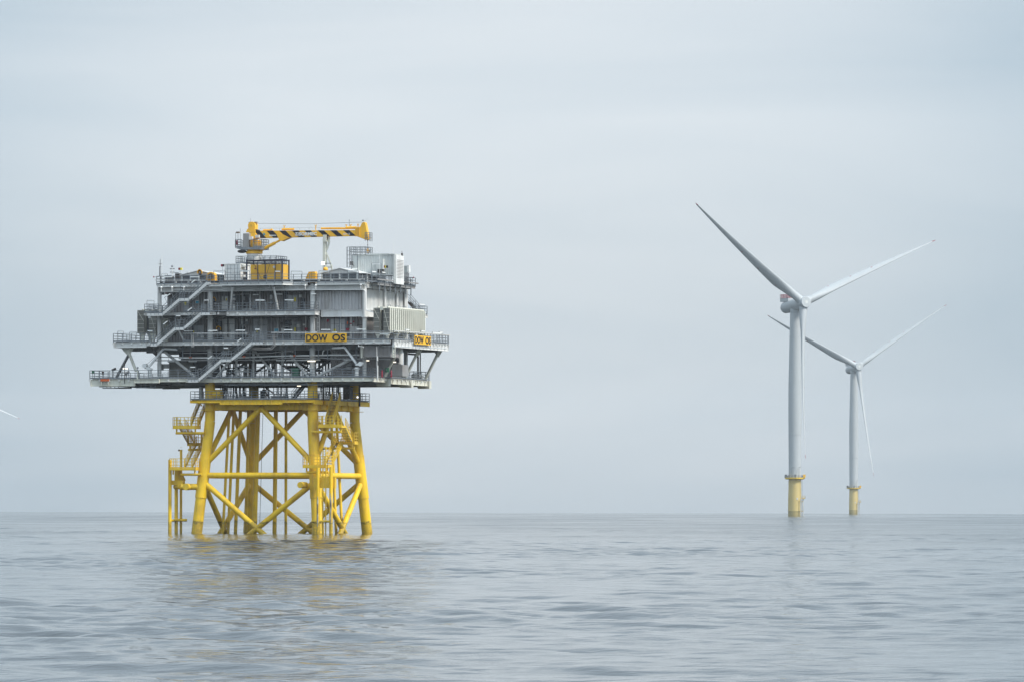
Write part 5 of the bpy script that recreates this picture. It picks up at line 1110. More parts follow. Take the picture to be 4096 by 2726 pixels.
m = MB(); m.prism([(a.x+.02, b.z-.1), (a.x-.35, b.z-.8), (a.x-.35, Z_R+.25), (a.x-.5, Z_R+.05), (a.x+.02, Z_R+.05)], 'v', v+.15, v+1.6); T.part('sloped_side', m, 'hood_yellow'); m = MB(); m.box((a.x+w*.48, v-.02, Z_R+.02), (a.x+w*.52, v, b.z-.05)); T.part('seam', m, 'copper_dark')
v = -7.0; c = fp(846, 1106, v); T = Thing('hose_reel', 'round yellow hose reel at the head of the upper staircase', 'hose reel', (c.x, v, Z_R))
m = MB(); m.tube((c.x, v-.3, c.z), (c.x, v+.5, c.z), .60, n=28); m.box((c.x-.6, v-.3, Z_R+.02), (c.x+.6, v+.5, c.z)); T.part('drum_casing', m, 'hood_yellow'); m = MB()
for r in (.42, .3, .18): m.lathe((c.x, v-.33, c.z), [(r, 0), (r, .03), (r-.05, .035)], 24, axis=Vector((0, 1, 0)))
T.part('reel_face', m, 'copper_dark')
# acoustic phone hoods
def hood(label, x, y, v, w):
    c = fp(x, y, v); T = Thing('phone_hood', label, 'phone hood', (c.x, v, c.z-w), 'yellow shell shaped phone hoods'); r = w/2
    n, k = 14, 8; vs = []
    for j in range(k+1):
        for i in range(n+1):
            an = math.pi*(i/n)*1.15-math.pi*.075; rr = r*(1-.0*j)*math.cos(j/k*1.2)**.5; z = c.z+math.sin(an)*rr*1.05; zz = z if math.sin(an) > 0 else c.z+math.sin(an)*rr*2.2
            vs.append((c.x+math.cos(an)*rr*.92, v+.75*r*(j/k)*1.6, zz))
    m = MB(); m.add(vs, [(j*(n+1)+i, j*(n+1)+i+1, (j+1)*(n+1)+i+1, (j+1)*(n+1)+i) for j in range(k) for i in range(n)], True)
    vs2 = [(c.x+(p[0]-c.x)*.8, p[1]+.005, c.z+(p[2]-c.z)*.8) for p in vs]; m.add(vs2, [(j*(n+1)+i, (j+1)*(n+1)+i, (j+1)*(n+1)+i+1, j*(n+1)+i+1) for j in range(k) for i in range(n)], True)
    m.add(vs[:n+1]+vs2[:n+1], [(i+1, i, n+1+i, n+2+i) for i in range(n)])
    T.part('shell', m, 'hood_yellow'); m = MB(); m.box((c.x-r*.55, v+r*.5, c.z-r*.9), (c.x+r*.55, v+r*.7, c.z+r*.4)); T.part('back_plate', m, 'black_paint'); m = MB(); m.box((c.x-.12, v+r*.3, c.z-.2), (c.x+.1, v+r*.5, c.z+.1)); T.part('telephone', m, 'shade_grey_paint')
    m = MB(); m.bar((c.x, v+r*.6, c.z-r*.8), (c.x, v+r*.6, c.z-r*.8-1.0), .12); T.part('stand', m, 'steel_dark')
hood('yellow phone hood on the roof in front of the left pitched house', 798, 1089, -6.4, .78); hood('yellow phone hood on the front wall of the upper storey', 853, 1199, -6.4, .78); hood('yellow phone hood on the front wall of the lower storey', 873, 1315, -6.3, .78)
c = fp(1302, 1077, -3.0); m = MB(); m.ball(c, .34, 16, 8, (1, 1, .9)); m2 = MB(); m2.bar((c.x, c.y, Z_R), (c.x, c.y, c.z-.2), .2); simple('phone_hood', 'yellow domed hood seen from behind at the foot of the boom rest', 'phone hood', [('shell', m, 'hood_yellow'), ('stand', m2, 'steel_dark')], (c.x, c.y, Z_R), 'yellow shell shaped phone hoods')
# flags / obstruction marker boxes
def flag(label, x, y, v, foot, cols):
    c = fp(x, y, v); T = Thing('marker_vane', label, 'marker', (c.x-.2, v, foot), 'small coloured marker boxes on thin poles'); m = MB(); m.bar((c.x-.02, v+.05, foot), (c.x-.02, v+.05, c.z+.1), .03); T.part('pole', m, 'galvanised')
    for k, mt in enumerate(cols):
        w = .5/len(cols); m = MB(); m.box((c.x-.25+k*w, v, c.z-.15), (c.x-.25+(k+1)*w, v+.3, c.z+.17)); T.part('panel', m, mt)
flag('red and yellow marker box above the left pitched house', 720, 1076, -5.9, Z_R, ('red_paint', 'tag_yellow')); flag('dark red marker box left of the white container', 890, 1062, -6.0, Z_R, ('red_paint', 'black_paint')); flag('red, yellow and black marker box in front of the white cabin', 1542, 1067, -4.5, Z_R+.6, ('red_paint', 'tag_yellow', 'black_paint'))
# masts
v = -6.8; q = fp(641, 1036, v); T = Thing('antenna_mast', 'thin dark antenna mast at the left front corner of the roof', 'antenna', (q.x, v, Z_R)); m = MB(); m.tube((q.x, v, Z_R), (q.x, v, q.z), .06, .03, n=8); T.part('mast', m, 'steel_dark')
m = MB(); m.bar(fp(634, 1056, v), fp(648, 1056, v), .05); m.bar(fp(637, 1068, v), fp(645, 1068, v), .05); T.part('crossarm', m, 'steel_dark'); m = MB(); m.tube(fp(638, 1105, v), fp(638, 1066, v), .04, n=6); T.part('side_aerial', m, 'steel_dark'); m = MB(); m.box(fp(634, 1058, v-.1), fp(641, 1054, v+.1)); T.part('sensor', m, 'cabin_white')
m = MB(); a = fp(647.5, 1126, v); b = fp(647.5, 1022, v); m.tube((a.x, v, Z_R), (a.x, v, b.z), .045, .03, n=8); solo('whip_aerial', m, 'white_paint', 'tall white whip aerial beside the dark antenna mast', 'antenna', (a.x, v, Z_R), 'white whip aerials')
for x, y0, vv, lab in ((1573.5, 962, -1.2, 'tall white whip aerial rising from the white cabin roof'), (1519, 1014, -4.6, 'white whip aerial in front of the white cabin air unit')):
    b = fp(x, y0, vv); z0 = fp(1577, 1017, -1.4).z if x > 1550 else Z_R; m = MB(); m.tube((b.x, vv, z0), (b.x, vv, b.z), .035, .02, n=8); solo('whip_aerial', m, 'white_paint', lab, 'antenna', (b.x, vv, z0), 'white whip aerials')
v = -3.0; q = fp(689, 1065, v); T = Thing('sensor_mast', 'white mast topped by a silver ball and two crossarms', 'mast', (q.x, v, Z_R)); m = MB(); m.tube((q.x, v, Z_R), (q.x, v, q.z), .06, n=8); T.part('mast', m, 'white_paint'); m = MB(); m.ball(q, .15, 14, 10); T.part('ball', m, 'galvanised')
for y in (1075, 1089): m = MB(); m.bar(fp(680, y, v), fp(698, y, v), .08); T.part('crossarm', m, 'steel_dark'); m = MB(); m.path([fp(681, y+1, v), fp(683, y+5, v), fp(695, y+5, v), fp(697, y+1, v)], .025, 6); T.part('brace_wire', m, 'white_paint')
v = 1.0; q = fp(1608, 1004, v); m = MB(); m.tube((q.x, v, fp(1608, 1022, v).z), (q.x, v, q.z), .03, n=6); m.box((q.x-.1, v-.1, q.z-.65), (q.x+.1, v+.1, q.z-.3)); solo('weather_sensor', m, 'steel_dark', 'small weather sensor on the right end of the white cabin roof', 'sensor', (q.x, v, fp(1608, 1020, v).z))
for x, y, lab, vv in ((615, 1108, 'red lamp on an arm at the left end of the roof', -7.6),):
    c = fp(x, y, vv); m = MB(); m.ball(c, .1, 10, 8); m2 = MB(); m2.bar(c, (URL, vv, c.z), .05); simple('signal_lamp', lab, 'lamp', [('lens', m, 'red_paint'), ('arm', m2, 'galvanised')], c, 'red signal lamps')
c = rp(1654, 1110, 17.0); m = MB(); m.ball(c, .1, 10, 8); m2 = MB(); m2.bar(c, (16.5, c.y, c.z), .05); simple('signal_lamp', 'red lamp on an arm at the right end of the roof', 'lamp', [('lens', m, 'red_paint'), ('arm', m2, 'galvanised')], c, 'red signal lamps')
# dark plant behind the left roof rail
for k, (x0, x1, y0, lab) in enumerate(((660, 686, 1106, 'low dark pump skid on the roof behind the left rail'), (700, 716, 1094, 'dark upright cabinet on the roof left of the pitched house'))):
    mm, a, b = bxp(x0, x1, y0, 1127, -5.0, 1.0); m2 = MB(); m2.bar((a.x, -5.1, b.z+.1), (b.x, -5.1, b.z+.1), .1); simple('pump_skid' if k == 0 else 'roof_cabinet', lab, 'machinery' if k == 0 else 'cabinet', [('housing', mm, 'steel_dark'), ('pipe', m2, 'galvanised')], (a.x, -5, Z_R))
# railing around the crane pedestal foot
T = Thing('pedestal_platform', 'railed grey access platform around the crane pedestal foot', 'platform', (cu, cv, Z_R)); a, b = U(944, cv-1.8, 1050), U(1106, cv-1.8, 1050); zp2 = cz(1056); m = MB(); m.box((a, cv-1.8, zp2-.1), (b, cv-1.06, zp2)); m.box((a, cv+1.06, zp2-.1), (b, cv+1.8, zp2)); T.part('floor', m, 'deck_grating')
m = MB(); rail(m, [(a, cv-1.8, zp2), (b, cv-1.8, zp2), (b, cv+1.8, zp2), (a, cv+1.8, zp2)], 1.0, .8, closed=True); T.part('railing', m, 'galvanised'); m = MB()
for x in (a, b, (a+b)/2): 
    for y in (cv-1.7, cv+1.7): m2 = MB(); m2.bar((x, y, Z_R), (x, y, zp2-.1), .12); T.part('leg', m2, 'galvanised')
# --- davit cranes on the cellar deck
def davit(label, base, arm, v, flip, tail):
    T = Thing('davit_crane', label, 'small crane', (base[0], v, Z_C), 'pale davit cranes on the cellar deck'); b0 = fp(base[1], base[2], v)
    m = MB(); m.tube((b0.x, v, Z_C), (b0.x, v, b0.z), .27, n=18); m.tube((b0.x, v, b0.z-.25), (b0.x, v, b0.z-.1), .42, n=18); T.part('pedestal', m, 'white_paint')
    P = [fp(x, y, v) for x, y in arm]; m = MB(); m.bar(P[0], P[1], .22, .26); m.bar(P[1], P[2], .22, .24); T.part('arm', m, 'white_paint')
    for q in (P[1], P[2]): m = MB(); m.tube(q+Vector((0, -.14, .14)), q+Vector((0, .14, .14)), .12, n=12); T.part('sheave', m, 'galvanised')
    q = fp(*tail, v); m = MB(); m.tube((q.x, v-.35, q.z), (q.x, v+.35, q.z), .30, n=18); T.part('winch_drum', m, 'white_paint'); m = MB(); m.box((min(q.x, P[0].x), v-.2, P[0].z-.35), (max(q.x, P[0].x), v+.2, P[0].z-.05)); T.part('head', m, 'white_paint')
    m = MB(); m.bar(q, P[1], .03); T.part('rope', m, 'steel_dark'); m = MB(); m.bar(P[2], P[2]-Vector((-.12 if not flip else .12, 0, .45)), .04); T.part('hook', m, 'steel_dark')
davit('pale davit crane on the left, its bent arm reaching up to the right', (U(599, -8.8), 599, 1470), [(597, 1464), (654, 1394), (710, 1397)], -8.8, False, (581, 1462))
davit('pale davit crane on the right, its bent arm reaching up to the left', (U(1427, -9.1), 1427, 1468), [(1424, 1450), (1379, 1389), (1328, 1391)], -9.1, True, (1444, 1454))
# --- cellar deck things
def cab(nm, label, cat, x0, x1, y0, y1, v, d_, mt, grp=None, seams=1, base=None):
    mm, a, b = bxp(x0, x1, y0, y1, v, d_); T = Thing(nm, label, cat, ((a.x+b.x)/2, v, base if base is not None else a.z), grp); T.part('housing', mm, mt)
    for k in range(seams):
        w = (b.x-a.x)/seams; m = MB(); m.box((a.x+k*w+.05, v-.03, a.z+.08), (a.x+(k+1)*w-.05, v, b.z-.08)); d = T.part('door', m, mt); m = MB(); m.bar((a.x+(k+1)*w-.15, v-.06, (a.z+b.z)/2-.1), (a.x+(k+1)*w-.15, v-.06, (a.z+b.z)/2+.1), .04); T.part('handle', m, 'galvanised', d)
    return T
cab('green_cabinet', 'dark green steel cabinet behind the cellar deck rail', 'cabinet', 1164, 1193, 1470, 1505, -7.9, .8, 'green_paint', base=Z_C)
cab('control_box', 'larger grey control box left of centre above the cellar deck rail', 'cabinet', 629, 650, 1454, 1480, -7.0, .4, 'shade_grey_paint', 'grey control boxes on the cellar deck')
cab('control_box', 'smaller grey control box just right of the larger left one', 'cabinet', 653, 676, 1454, 1472, -7.0, .4, 'shade_grey_paint', 'grey control boxes on the cellar deck')
cab('control_box', 'grey control box below the arm of the right davit crane', 'cabinet', 1383, 1404, 1448, 1477, -7.0, .4, 'shade_grey_paint', 'grey control boxes on the cellar deck')
T = cab('equipment_housing', 'large dark beige housing behind the left part of the cellar deck rail', 'housing', 676, 765, 1446, 1508, -6.4, 2.5, 'radiator_end', seams=3, base=Z_C)
q = fp(715, 1482, -6.5); m = MB(); m.lathe((q.x, -6.46, q.z), [(.34, 0), (.34, .03), (.27, .031), (.27, .0)], 24, axis=Vector((0, -1, 0)))
for k in range(12): an = k*math.pi/6; m.bar((q.x+.34*math.cos(an), -6.47, q.z+.34*math.sin(an)), (q.x+.44*math.cos(an), -6.47, q.z+.44*math.sin(an)), .05)
T.part('round_emblem', m, 'shade_grey_paint')
cab('transformer_box', 'tall black enclosure to the right of the beige housing', 'housing', 768, 850, 1440, 1508, -5.6, 2.5, 'black_paint', seams=2, base=Z_C)
T = cab('ventilation_unit', 'grey ventilation unit with a bent duct between the right hand struts', 'machinery', 1566, 1610, 1457, 1503, -5.8, 2.2, 'shade_grey_paint', seams=2, base=Z_C); m = MB(); q0, q1 = fp(1600, 1455, -5), fp(1598, 1404, -5); m.tube((q0.x, -5, q0.z), (q0.x, -5, q1.z), .42, n=14); m.ball((q0.x, -5, q1.z), .43, 14, 8); m.tube((q0.x, -5, q1.z), (q0.x-.8, -5, q1.z), .42, n=14); T.part('duct', m, 'light_paint')
m = MB(); a, b = fp(1582, 1448, -5.6), fp(1595, 1434, -5.6); m.box((a.x, -5.7, a.z), (b.x, -5.4, b.z)); T.part('intake', m, 'black_paint')
cab('teal_box', 'small teal green box behind the right hand cellar rail', 'box', 1540, 1551, 1469, 1487, -6.8, .5, 'green_paint')
for x, lab in ((1528, 'red fire extinguisher bottle behind the right hand rail, the left one'), (1565, 'red fire extinguisher bottle behind the right hand rail, next to the ventilation unit')):
    a = fp(x, 1502, -7.5); m = MB(); m.lathe((a.x, -7.5, Z_C), [(.11, 0), (.11, .8), (.06, .9), (.03, 1.0)], 14); m2 = MB(); m2.bar((a.x, -7.5, Z_C+1.2), (a.x+.12, -7.5, Z_C+1.25), .05); simple('fire_extinguisher', lab, 'extinguisher', [('bottle', m, 'red_paint'), ('valve', m2, 'steel_dark')], (a.x, -7.5, Z_C), 'red fire extinguishers')
c = rp(1670, 1505, 15.8); m = MB(); m.ball((15.8, c.y, Z_C+.55), .85, 18, 10, (1, 1.3, .62)); m2 = MB(); m2.box((15.2, c.y-.8, Z_C), (16.4, c.y+.8, Z_C+.2)); simple('covered_winch', 'white tarpaulin covered bundle on the right end of the cellar deck', 'cover', [('cover', m, 'white_paint'), ('base', m2, 'steel_dark')], (15.8, c.y, Z_C))
T = Thing('vent_pipes', 'two dark upright pipes near the right end, one bent over at the top', 'pipe', (16.2, 5.5, Z_C)); y1 = V(1672, 16.2, 1450); y2 = V(1681, 16.4, 1450); m = MB(); m.path([(16.2, y1, Z_C), (16.2, y1, Z_M-1.9), (16.2, y1-.4, Z_M-1.5), (16.2, y1-3.5, Z_M-1.5)], .13, 10); T.part('bent_pipe', m, 'steel_dark'); m = MB(); m.tube((16.4, y2, Z_C), (16.4, y2, Z_M-.9), .09, n=10); T.part('straight_pipe', m, 'steel_dark')
v = -9.9; a = fp(1508, 1388, v); m = MB(); m.tube(fp(1507, 1386, v), fp(1509, 1520, v), .05, n=8); m.tube(fp(1509, 1424, v), fp(1509, 1442, v), .11, n=10); m.tube(fp(1510, 1460, v), fp(1510, 1512, v), .10, n=10); solo('drain_pipe', m, 'light_paint', 'slim white drain pipe hanging in front of the right cellar corner', 'pipe', fp(1509, 1520, v))
v = -9.95; m = MB(); m.box(fp(547, 1516, v), fp(555, 1480, v+.25)); m2 = MB(); m2.bar(fp(550, 1480, v), fp(551, 1470, v), .06); m2.ball(fp(551, 1469, v), .13, 10, 6); simple('life_light', 'slim white post box on the cellar rail under the left struts', 'box', [('housing', m, 'cream_paint'), ('lamp', m2, 'galvanised')], fp(551, 1516, v))
m, a, b = bxp(402, 436, 1514, 1523, -10.1, .2); m2 = MB(); m2.bar((a.x+.15, -10.0, a.z), (a.x+.15, -10.0, a.z-.5), .14); m3 = MB(); m3.bar((b.x-.15, -10.0, a.z), (b.x-.15, -10.0, a.z-.5), .14); simple('fender_plate', 'orange red plate fixed to the left end of the cellar deck edge', 'plate', [('plate', m, 'orange_paint'), ('lug', m2, 'cream_paint'), ('lug', m3, 'cream_paint')], a)
m = MB(); v = -9.95; m.bar(fp(499, 1452, v), fp(498, 1532, v), .07); m.bar(fp(494, 1460, v), fp(500, 1450, v), .06); solo('lamp_pole', m, 'steel_dark', 'thin dark pole rising past the left cellar deck rail', 'pole', fp(498, 1532, v))
for x, y, lab in ((455, 1476, 'dark searchlight on the left cellar deck rail, leftmost'), (508, 1490, 'rounded grey searchlight box on the rail below the left struts')):
    v = -9.3; c = fp(x, y, v); m = MB(); m.tube(c+Vector((-.25, 0, -.1)), c+Vector((.3, 0, .12)), .16 if x < 500 else .2, n=12); m2 = MB(); m2.bar((c.x-.1, v, Z_C), (c.x-.1, v, c.z), .08); simple('search_light', lab, 'search light', [('lamp', m, 'steel_dark' if x < 500 else 'shade_grey_paint'), ('post', m2, 'steel_dark')], (c.x, v, Z_C), 'searchlights on the cellar rail')
for x, y, lab in ((371, 1487, 'small green box on the far left cellar deck rail'), (411, 1490, 'small dark box on the left cellar deck rail')):
    m, a, b = bxp(x-4, x+3, y-6, y+6, -9.75, .2); m2 = MB(); m2.bar((a.x+.1, -9.7, Z_C), (a.x+.1, -9.7, a.z), .05); simple('rail_box', lab, 'box', [('housing', m, 'green_paint' if x < 400 else 'steel_dark'), ('stem', m2, 'galvanised')], (a.x, -9.7, Z_C))
# --- cables and racks between the yellow deck and the cellar deck
def rack(label, x0, x1, v, n, dx=0):
    a, b = U(x0, v, 1570), U(x1, v, 1570); T = Thing('cable_rack', label, 'cable rack', ((a+b)/2, v, Z_JD), 'black cable racks below the cellar deck'); z1 = Z_C-.8
    for i in range(n):
        x = a+(b-a)*(i+.5)/n; m = MB(); s_ = random.uniform(.1, .5)*random.choice([-1, 1]); m.path([(x, v+.05*i, Z_JD), (x, v+.05*i, Z_JD+.6), (x+s_*.5, v, Z_JD+1.3), (x+s_*.4, v, z1)], random.choice([.04, .06, .08]), 7); T.part('cable', m, 'cable_black')
    for x in (a, b): m = MB(); m.bar((x, v-.15, Z_JD), (x, v-.15, z1), .07); T.part('upright', m, 'steel_dark')
    m = MB()
    for k in range(6): z = Z_JD+.4+.38*k; m.bar((a, v-.12, z), (b, v-.12, z), .04)
    T.part('rungs', m, 'steel_dark')
    return T
for i, (x0, x1, v, n, lab) in enumerate(((884, 902, -4, 6, 'black cable rack just right of the padeye drum'), (908, 934, -1, 6, 'second black cable rack from the front left leg'), (938, 960, 2, 6, 'third black cable rack from the front left leg'), (964, 986, 4, 6, 'black cable rack just left of the rear left leg'),
        (1056, 1076, 3, 5, 'black cable rack with crossing rails right of the rear left leg'), (1096, 1124, -2, 6, 'black cable rack in the middle below the cellar deck'), (1138, 1152, 1, 4, 'narrow black cable rack left of the inner stair'), (1270, 1296, -4, 6, 'black cable rack right behind the front right leg'), (1302, 1330, 0, 7, 'black cable rack behind the head of the yellow stair'), (1334, 1362, 3, 7, 'black cable rack beside the grey switch cabinets'))): rack(lab, x0, x1, v, n)
cab('switch_cabinet', 'dark tall switch cabinets on the yellow deck near the rear right leg', 'cabinet', 1372, 1398, 1547, 1594, -1, 1.2, 'steel_dark', seams=2, base=Z_JD)
cab('switch_cabinet', 'tall pale blue grey panel on the yellow deck left of the front left leg', 'cabinet', 796, 806, 1546, 1592, -7.0, .6, 'light_paint', base=Z_JD)
cab('switch_cabinet', 'narrow black box on the yellow deck in the middle of the front', 'cabinet', 1040, 1052, 1560, 1592, -4, .6, 'black_paint', base=Z_JD)
cab('valve_box', 'low grey box on the yellow deck in front of the rear left leg', 'box', 964, 1002, 1582, 1594, -6, .9, 'shade_grey_paint', seams=2, base=Z_JD)
cab('valve_box', 'low grey box on the yellow deck in the middle, the longer one', 'box', 1084, 1136, 1581, 1594, -6, .9, 'shade_grey_paint', seams=2, base=Z_JD)
T = Thing('staircase', 'dark inner stair rising from the yellow deck beside the front right leg', 'staircase', (U(1160, -4), -4, Z_JD)); s1, s2, s3 = MB(), MB(), MB(); stair(s1, s2, s3, (U(1166, -4, 1580), -4, Z_JD), (U(1226, -4, 1560), -4, Z_C-.3), .9, (0, 1, 0)); T.part('stringer', s1, 'steel_dark'); T.part('treads', s2, 'steel_dark'); T.part('handrail', s3, 'galvanised')
m = MB(); m.tube((U(1438, 2, 1560), 2, Z_JD-.8), (U(1438, 2, 1560), 2, Z_C-.8), .13, n=10); solo('support_post', m, 'steel_dark', 'dark round post near the right end of the yellow deck', 'post', (U(1438, 2, 1560), 2, Z_JD-.8))
T = Thing('orange_davit', 'rusty orange brown crane arm folded under the cellar deck in the middle', 'small crane', (U(1060, 0), 0, Z_JD)); m = MB(); m.bar(fp(1052, 1592, 0), fp(1056, 1556, 0), .35); T.part('pedestal', m, 'steel_dark'); m = MB(); m.bar(fp(1056, 1558, 0), fp(1078, 1590, 0), .18); m2 = MB(); m2.bar(fp(1062, 1548, 0), fp(1092, 1570, 0), .16); T.part('arm', m, 'copper_dark'); T.part('arm', m2, 'copper_dark')
c = rp(1430, 1587, JU1-.1); m = MB(); m.ball(c, .13, 12, 8); m2 = MB(); m2.bar(c, (c.x, c.y, Z_JD), .06); simple('signal_lamp', 'small glowing white lamp on the right end of the yellow deck rail', 'lamp', [('lens', m, 'flood_lit'), ('stem', m2, 'steel_dark')], (c.x, c.y, Z_JD))
for x, y, v, lab in ((1288, 1793, -11.3, 'small dark red ball lamp on top of the right ladder'), (709, 1799, -7, 'small dark ball lamp on top of the left ladder')):
    c = fp(x+7, y, v-.2); m = MB(); m.ball(c, .14, 12, 8); m2 = MB(); m2.bar(c, c+Vector((.1, .2, 0)), .04); simple('ladder_lamp', lab, 'lamp', [('lens', m, 'copper_dark'), ('stem', m2, 'steel_dark')], c)
# --- strip lights
def strip(x0, x1, y, v, kind, label, lit=False, side=False):
    if side: a, b = rp(x0, y, v), rp(x1, y, v); a.z = b.z = max(a.z, b.z); nrm = Vector((1, 0, 0))
    else: a, b = fp(x0, y[0] if isinstance(y, tuple) else y, v), fp(x1, y[1] if isinstance(y, tuple) else y, v); nrm = Vector((0, -1, 0))
    T = Thing('strip_light', label, 'strip light', (a+b)/2, 'tube lights along the decks and stairs'); m = MB(); m.bar(a, b, .15, .13); m2 = None
    body = T.part('diffuser', m, 'lamp_lit' if lit else 'lamp_cover'); d = (b-a).normalized()
    m = MB()
    if kind == 'post':
        drop = 1.0 if not side else .9
        for q, s_ in ((a, -1), (b, 1)):
            e = q+d*s_*.12; m.bar(q, e, .05); m.bar(e+Vector((0,0,.03)), e-Vector((0,0,drop)), .045)
        m.bar(a-d*.12+Vector((0,0,.09)), b+d*.12+Vector((0,0,.09)), .035)
    elif kind == 'slant':
        up = Vector((-d.z, 0, d.x)) if d.x > 0 else Vector((d.z, 0, -d.x))
        for q, s_ in ((a, -1), (b, 1)): e = q+d*s_*.25; m.bar(q, e, .05); m.bar(e, e-up*.85, .045)
    elif kind == 'wall':
        m.bar(a+Vector((.1, .06, 0)), a+Vector((.1, .35, .0)), .05); m.bar(b+Vector((-.1, .06, 0)), b+Vector((-.1, .35, 0)), .05)
    else:
        m.bar(a+d*.1+Vector((0,0,.05)), a+d*.1+Vector((0,0,.45)), .04); m.bar(b-d*.1+Vector((0,0,.05)), b-d*.1+Vector((0,0,.45)), .04)
    T.part('bracket', m, 'galvanised')
SL = [
 (763, 797, 1108, -8.3, 'wall', 'tube light on the roof rail in front of the left pitched house'), (766, 781, (1131, 1120), -10.8, 'slant', 'slanted tube light above the top run of the upper staircase'),
 (664, 680, (1186, 1176), -10.8, 'slant', 'slanted tube light above the bottom run of the upper staircase'), (751, 767, (1243, 1231), -11, 'slant', 'slanted tube light above the top run of the middle staircase'),
 (653, 669, (1297, 1285), -11, 'slant', 'slanted tube light above the bottom run of the middle staircase'), (948, 964, (1367, 1355), -11.1, 'slant', 'slanted tube light above the top run of the lowest staircase'),
 (832, 847, (1434, 1423), -11.1, 'slant', 'slanted tube light above the bottom run of the lowest staircase'),
 (725, 741, 1146, -10.8, 'post', 'tube light on the landing of the upper staircase'), (705, 720, 1263, -11, 'post', 'tube light on the landing of the middle staircase'), (896, 911, 1391, -11.1, 'post', 'tube light on the landing of the lowest staircase'),
 (591, 613, 1204, -9.5, 'post', 'tube light at the left end of the middle walkway rail'), (591, 611, 1323, -9.9, 'post', 'tube light where the middle staircase meets the main deck'), (474, 490, 1326, -9.8, 'post', 'tube light at the far left corner of the main deck'),
 (522, 543, 1329, -9.0, 'post', 'dull tube light on the main deck in front of the dark left fins'),
 (817, 835, 1201, -9.5, 'post', 'tube light left of the upper phone hood'), (1023, 1058, 1201, -9.5, 'post', 'tube light right of the louvred double window on the middle walkway'), (1012, 1034, 1179, -6.2, 'wall', 'short tube light on the wall right of the louvred double window'),
 (1097, 1129, 1177, -6.2, 'wall', 'tube light on the dark wall under the roof balcony'), (1140, 1174, 1200, -9.5, 'wall', 'tube light in front of the upper right double door'), (1245, 1263, 1175, -8.2, 'wall', 'tube light on the front right column below the roof'),
 (833, 868, 1322, -9.9, 'post', 'tube light in front of the lower phone hood'), (737, 772, 1323, -7.5, 'wall', 'dull tube light behind the rail near the lower left doors'), (944, 979, 1321, -9.9, 'post', 'tube light between the two lower grey double doors'), (1021, 1038, 1317, -10.9, 'post', 'tube light at the head of the lowest staircase'),
 (1136, 1169, 1319, -9.5, 'wall', 'tube light left of the wide yellow board'), (1285, 1320, 1318, -8.5, 'wall', 'tube light above the wide yellow board'), (1247, 1266, 1329, -10.4, 'wall', 'small lamp on the top left edge of the wide yellow board'), (1329, 1347, 1329, -10.4, 'wall', 'small lamp on the top right edge of the wide yellow board'),
 (1427, 1462, 1316, -9.0, 'wall', 'tube light before the corner column of the lower storey'), (1520, 1554, 1336, -9.95, 'wall', 'tube light under the rail in front of the long pale cooling fins'),
 (963, 995, 1085, -9.7, 'post', 'tube light in front of the white container'), (1102, 1120, 1086, -9.7, 'post', 'tube light in front of the navy frame right end'), (1168, 1205, 1087, -8.4, 'post', 'tube light on the open roof rail left of the yellow casing'), (1279, 1316, 1085, -8.4, 'post', 'tube light in front of the right pitched house, left one'), (1392, 1431, 1085, -8.4, 'post', 'tube light in front of the right pitched house, right one'),
 (858, 898, 1086, -8.4, 'post', 'tube light above the yellow hose reel'), (650, 667, 1097, -7.0, 'post', 'warm tube light beside the left antenna mast'), (655, 688, 1108, -8.3, 'wall', 'dull tube light on the left roof rail'), (746, 756, 1089, -5.7, 'wall', 'short lamp on the slope of the left pitched roof'),
 (1489, 1522, 1056, -3.0, 'post', 'tube light in front of the white cabin long wall'), (1409, 1428, 1075, -2.2, 'wall', 'tube light at the foot of the cabin annex'),
 (755, 787, 1444, -7.6, 'hang', 'hanging tube light above the beige housing'), (672, 698, 1444, -7.6, 'hang', 'dull hanging tube light left of the beige housing'), (762, 780, 1467, -9.8, 'post', 'tube light where the lowest staircase starts'), (1010, 1044, 1440, -7.6, 'hang', 'hanging tube light below the pipes, left of the middle'), (1105, 1140, 1440, -7.6, 'hang', 'hanging tube light below the pipes in the middle'),
 (915, 950, 1539, -8.5, 'hang', 'tube light under the cellar deck left of the middle'), (1115, 1149, 1538, -8.5, 'hang', 'tube light under the cellar deck right of the middle'), (1375, 1409, 1437, -8.0, 'hang', 'hanging tube light beside the right davit crane arm'),
]
for s_ in SL: strip(*s_)
strip(1231, 1261, 1443, -8.4, 'hang', 'lit hanging tube light in front of the front right column', lit=True); strip(492, 511, 1472, -9.4, 'post', 'lit warm tube light on the left cellar deck under the struts', lit=True); strip(1189, 1203, 1542, -6, 'hang', 'lit short tube light over the inner stair', lit=True)
strip(1464, 1476, 1441, -7.4, 'hang', 'lit short tube light under the hung grey module', lit=True); strip(1574, 1583, 1447, -6.5, 'hang', 'lit short lamp beside the ventilation duct', lit=True)
for x0, x1, y, u, lab in ((1622, 1636, 1319, UMR+.1, 'small tube light on the right hand rail, nearest the pale fins'), (1684, 1699, 1325, UMR+.1, 'small tube light on the right hand rail above the narrow board'), (1730, 1765, 1332, UMR+.1, 'longer tube light on the right hand rail past the narrow board'), (1757, 1770, 1329, UMR-2, 'tube light at the far end of the right hand rail'),
        (1487, 1503, 1088, 16.5, 'short tube light on the right roof rail, nearest the corner'), (1528, 1541, 1091, 16.5, 'second short tube light along the right roof rail'), (1569, 1582, 1093, 16.5, 'third short tube light along the right roof rail'), (1676, 1698, 1219, 17.4, 'tube light above the walkway behind the pale fins')):
    strip(x0, x1, y, u, 'post', lab, side=True)
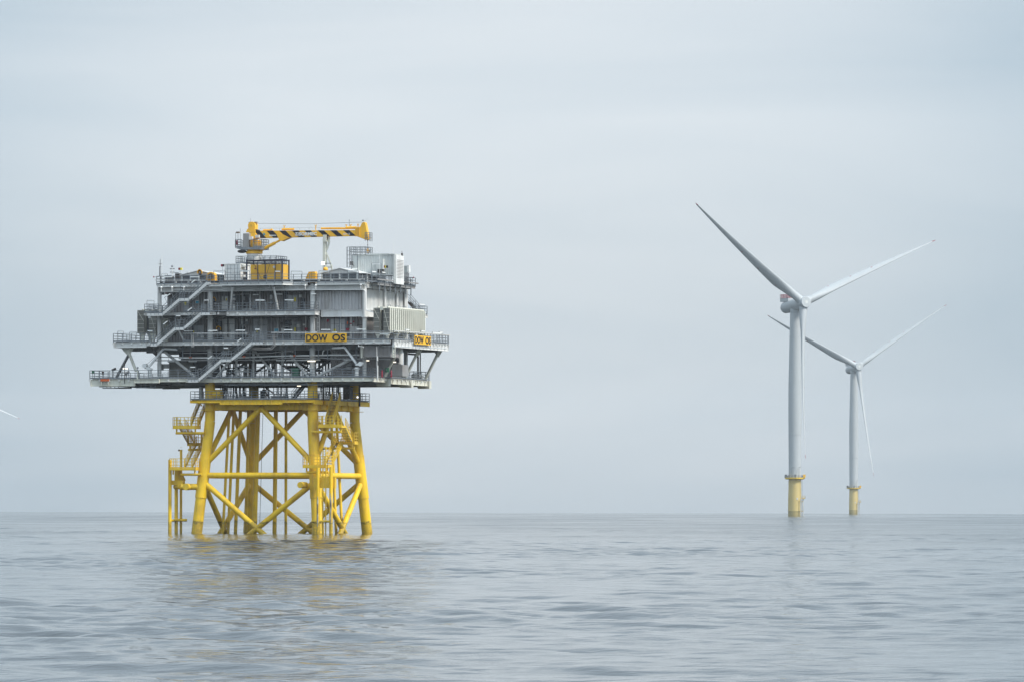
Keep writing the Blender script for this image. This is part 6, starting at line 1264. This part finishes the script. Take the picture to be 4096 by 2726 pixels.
# ------------------------------------------------------------------ haze: even air over the whole scene
hm = bpy.data.materials.new('haze_air'); hm.use_nodes = True; hn = hm.node_tree; hn.nodes.clear()
ho = hn.nodes.new('ShaderNodeOutputMaterial'); pv = hn.nodes.new('ShaderNodeVolumePrincipled')
pv.inputs['Color'].default_value = (.90, .955, 1.0, 1); pv.inputs['Density'].default_value = HAZE; pv.inputs['Anisotropy'].default_value = 0.0
hn.links.new(pv.outputs[0], ho.inputs['Volume'])
hb_ = MB(); hb_.box((-9600, -9600, -9.5), (9600, 9600, 190))
hz_o = bpy.data.objects.new('haze', hb_.mesh('haze', 'white_paint')); hz_o.data.materials.clear(); hz_o.data.materials.append(hm)
COL.objects.link(hz_o); hz_o['kind'] = 'stuff'
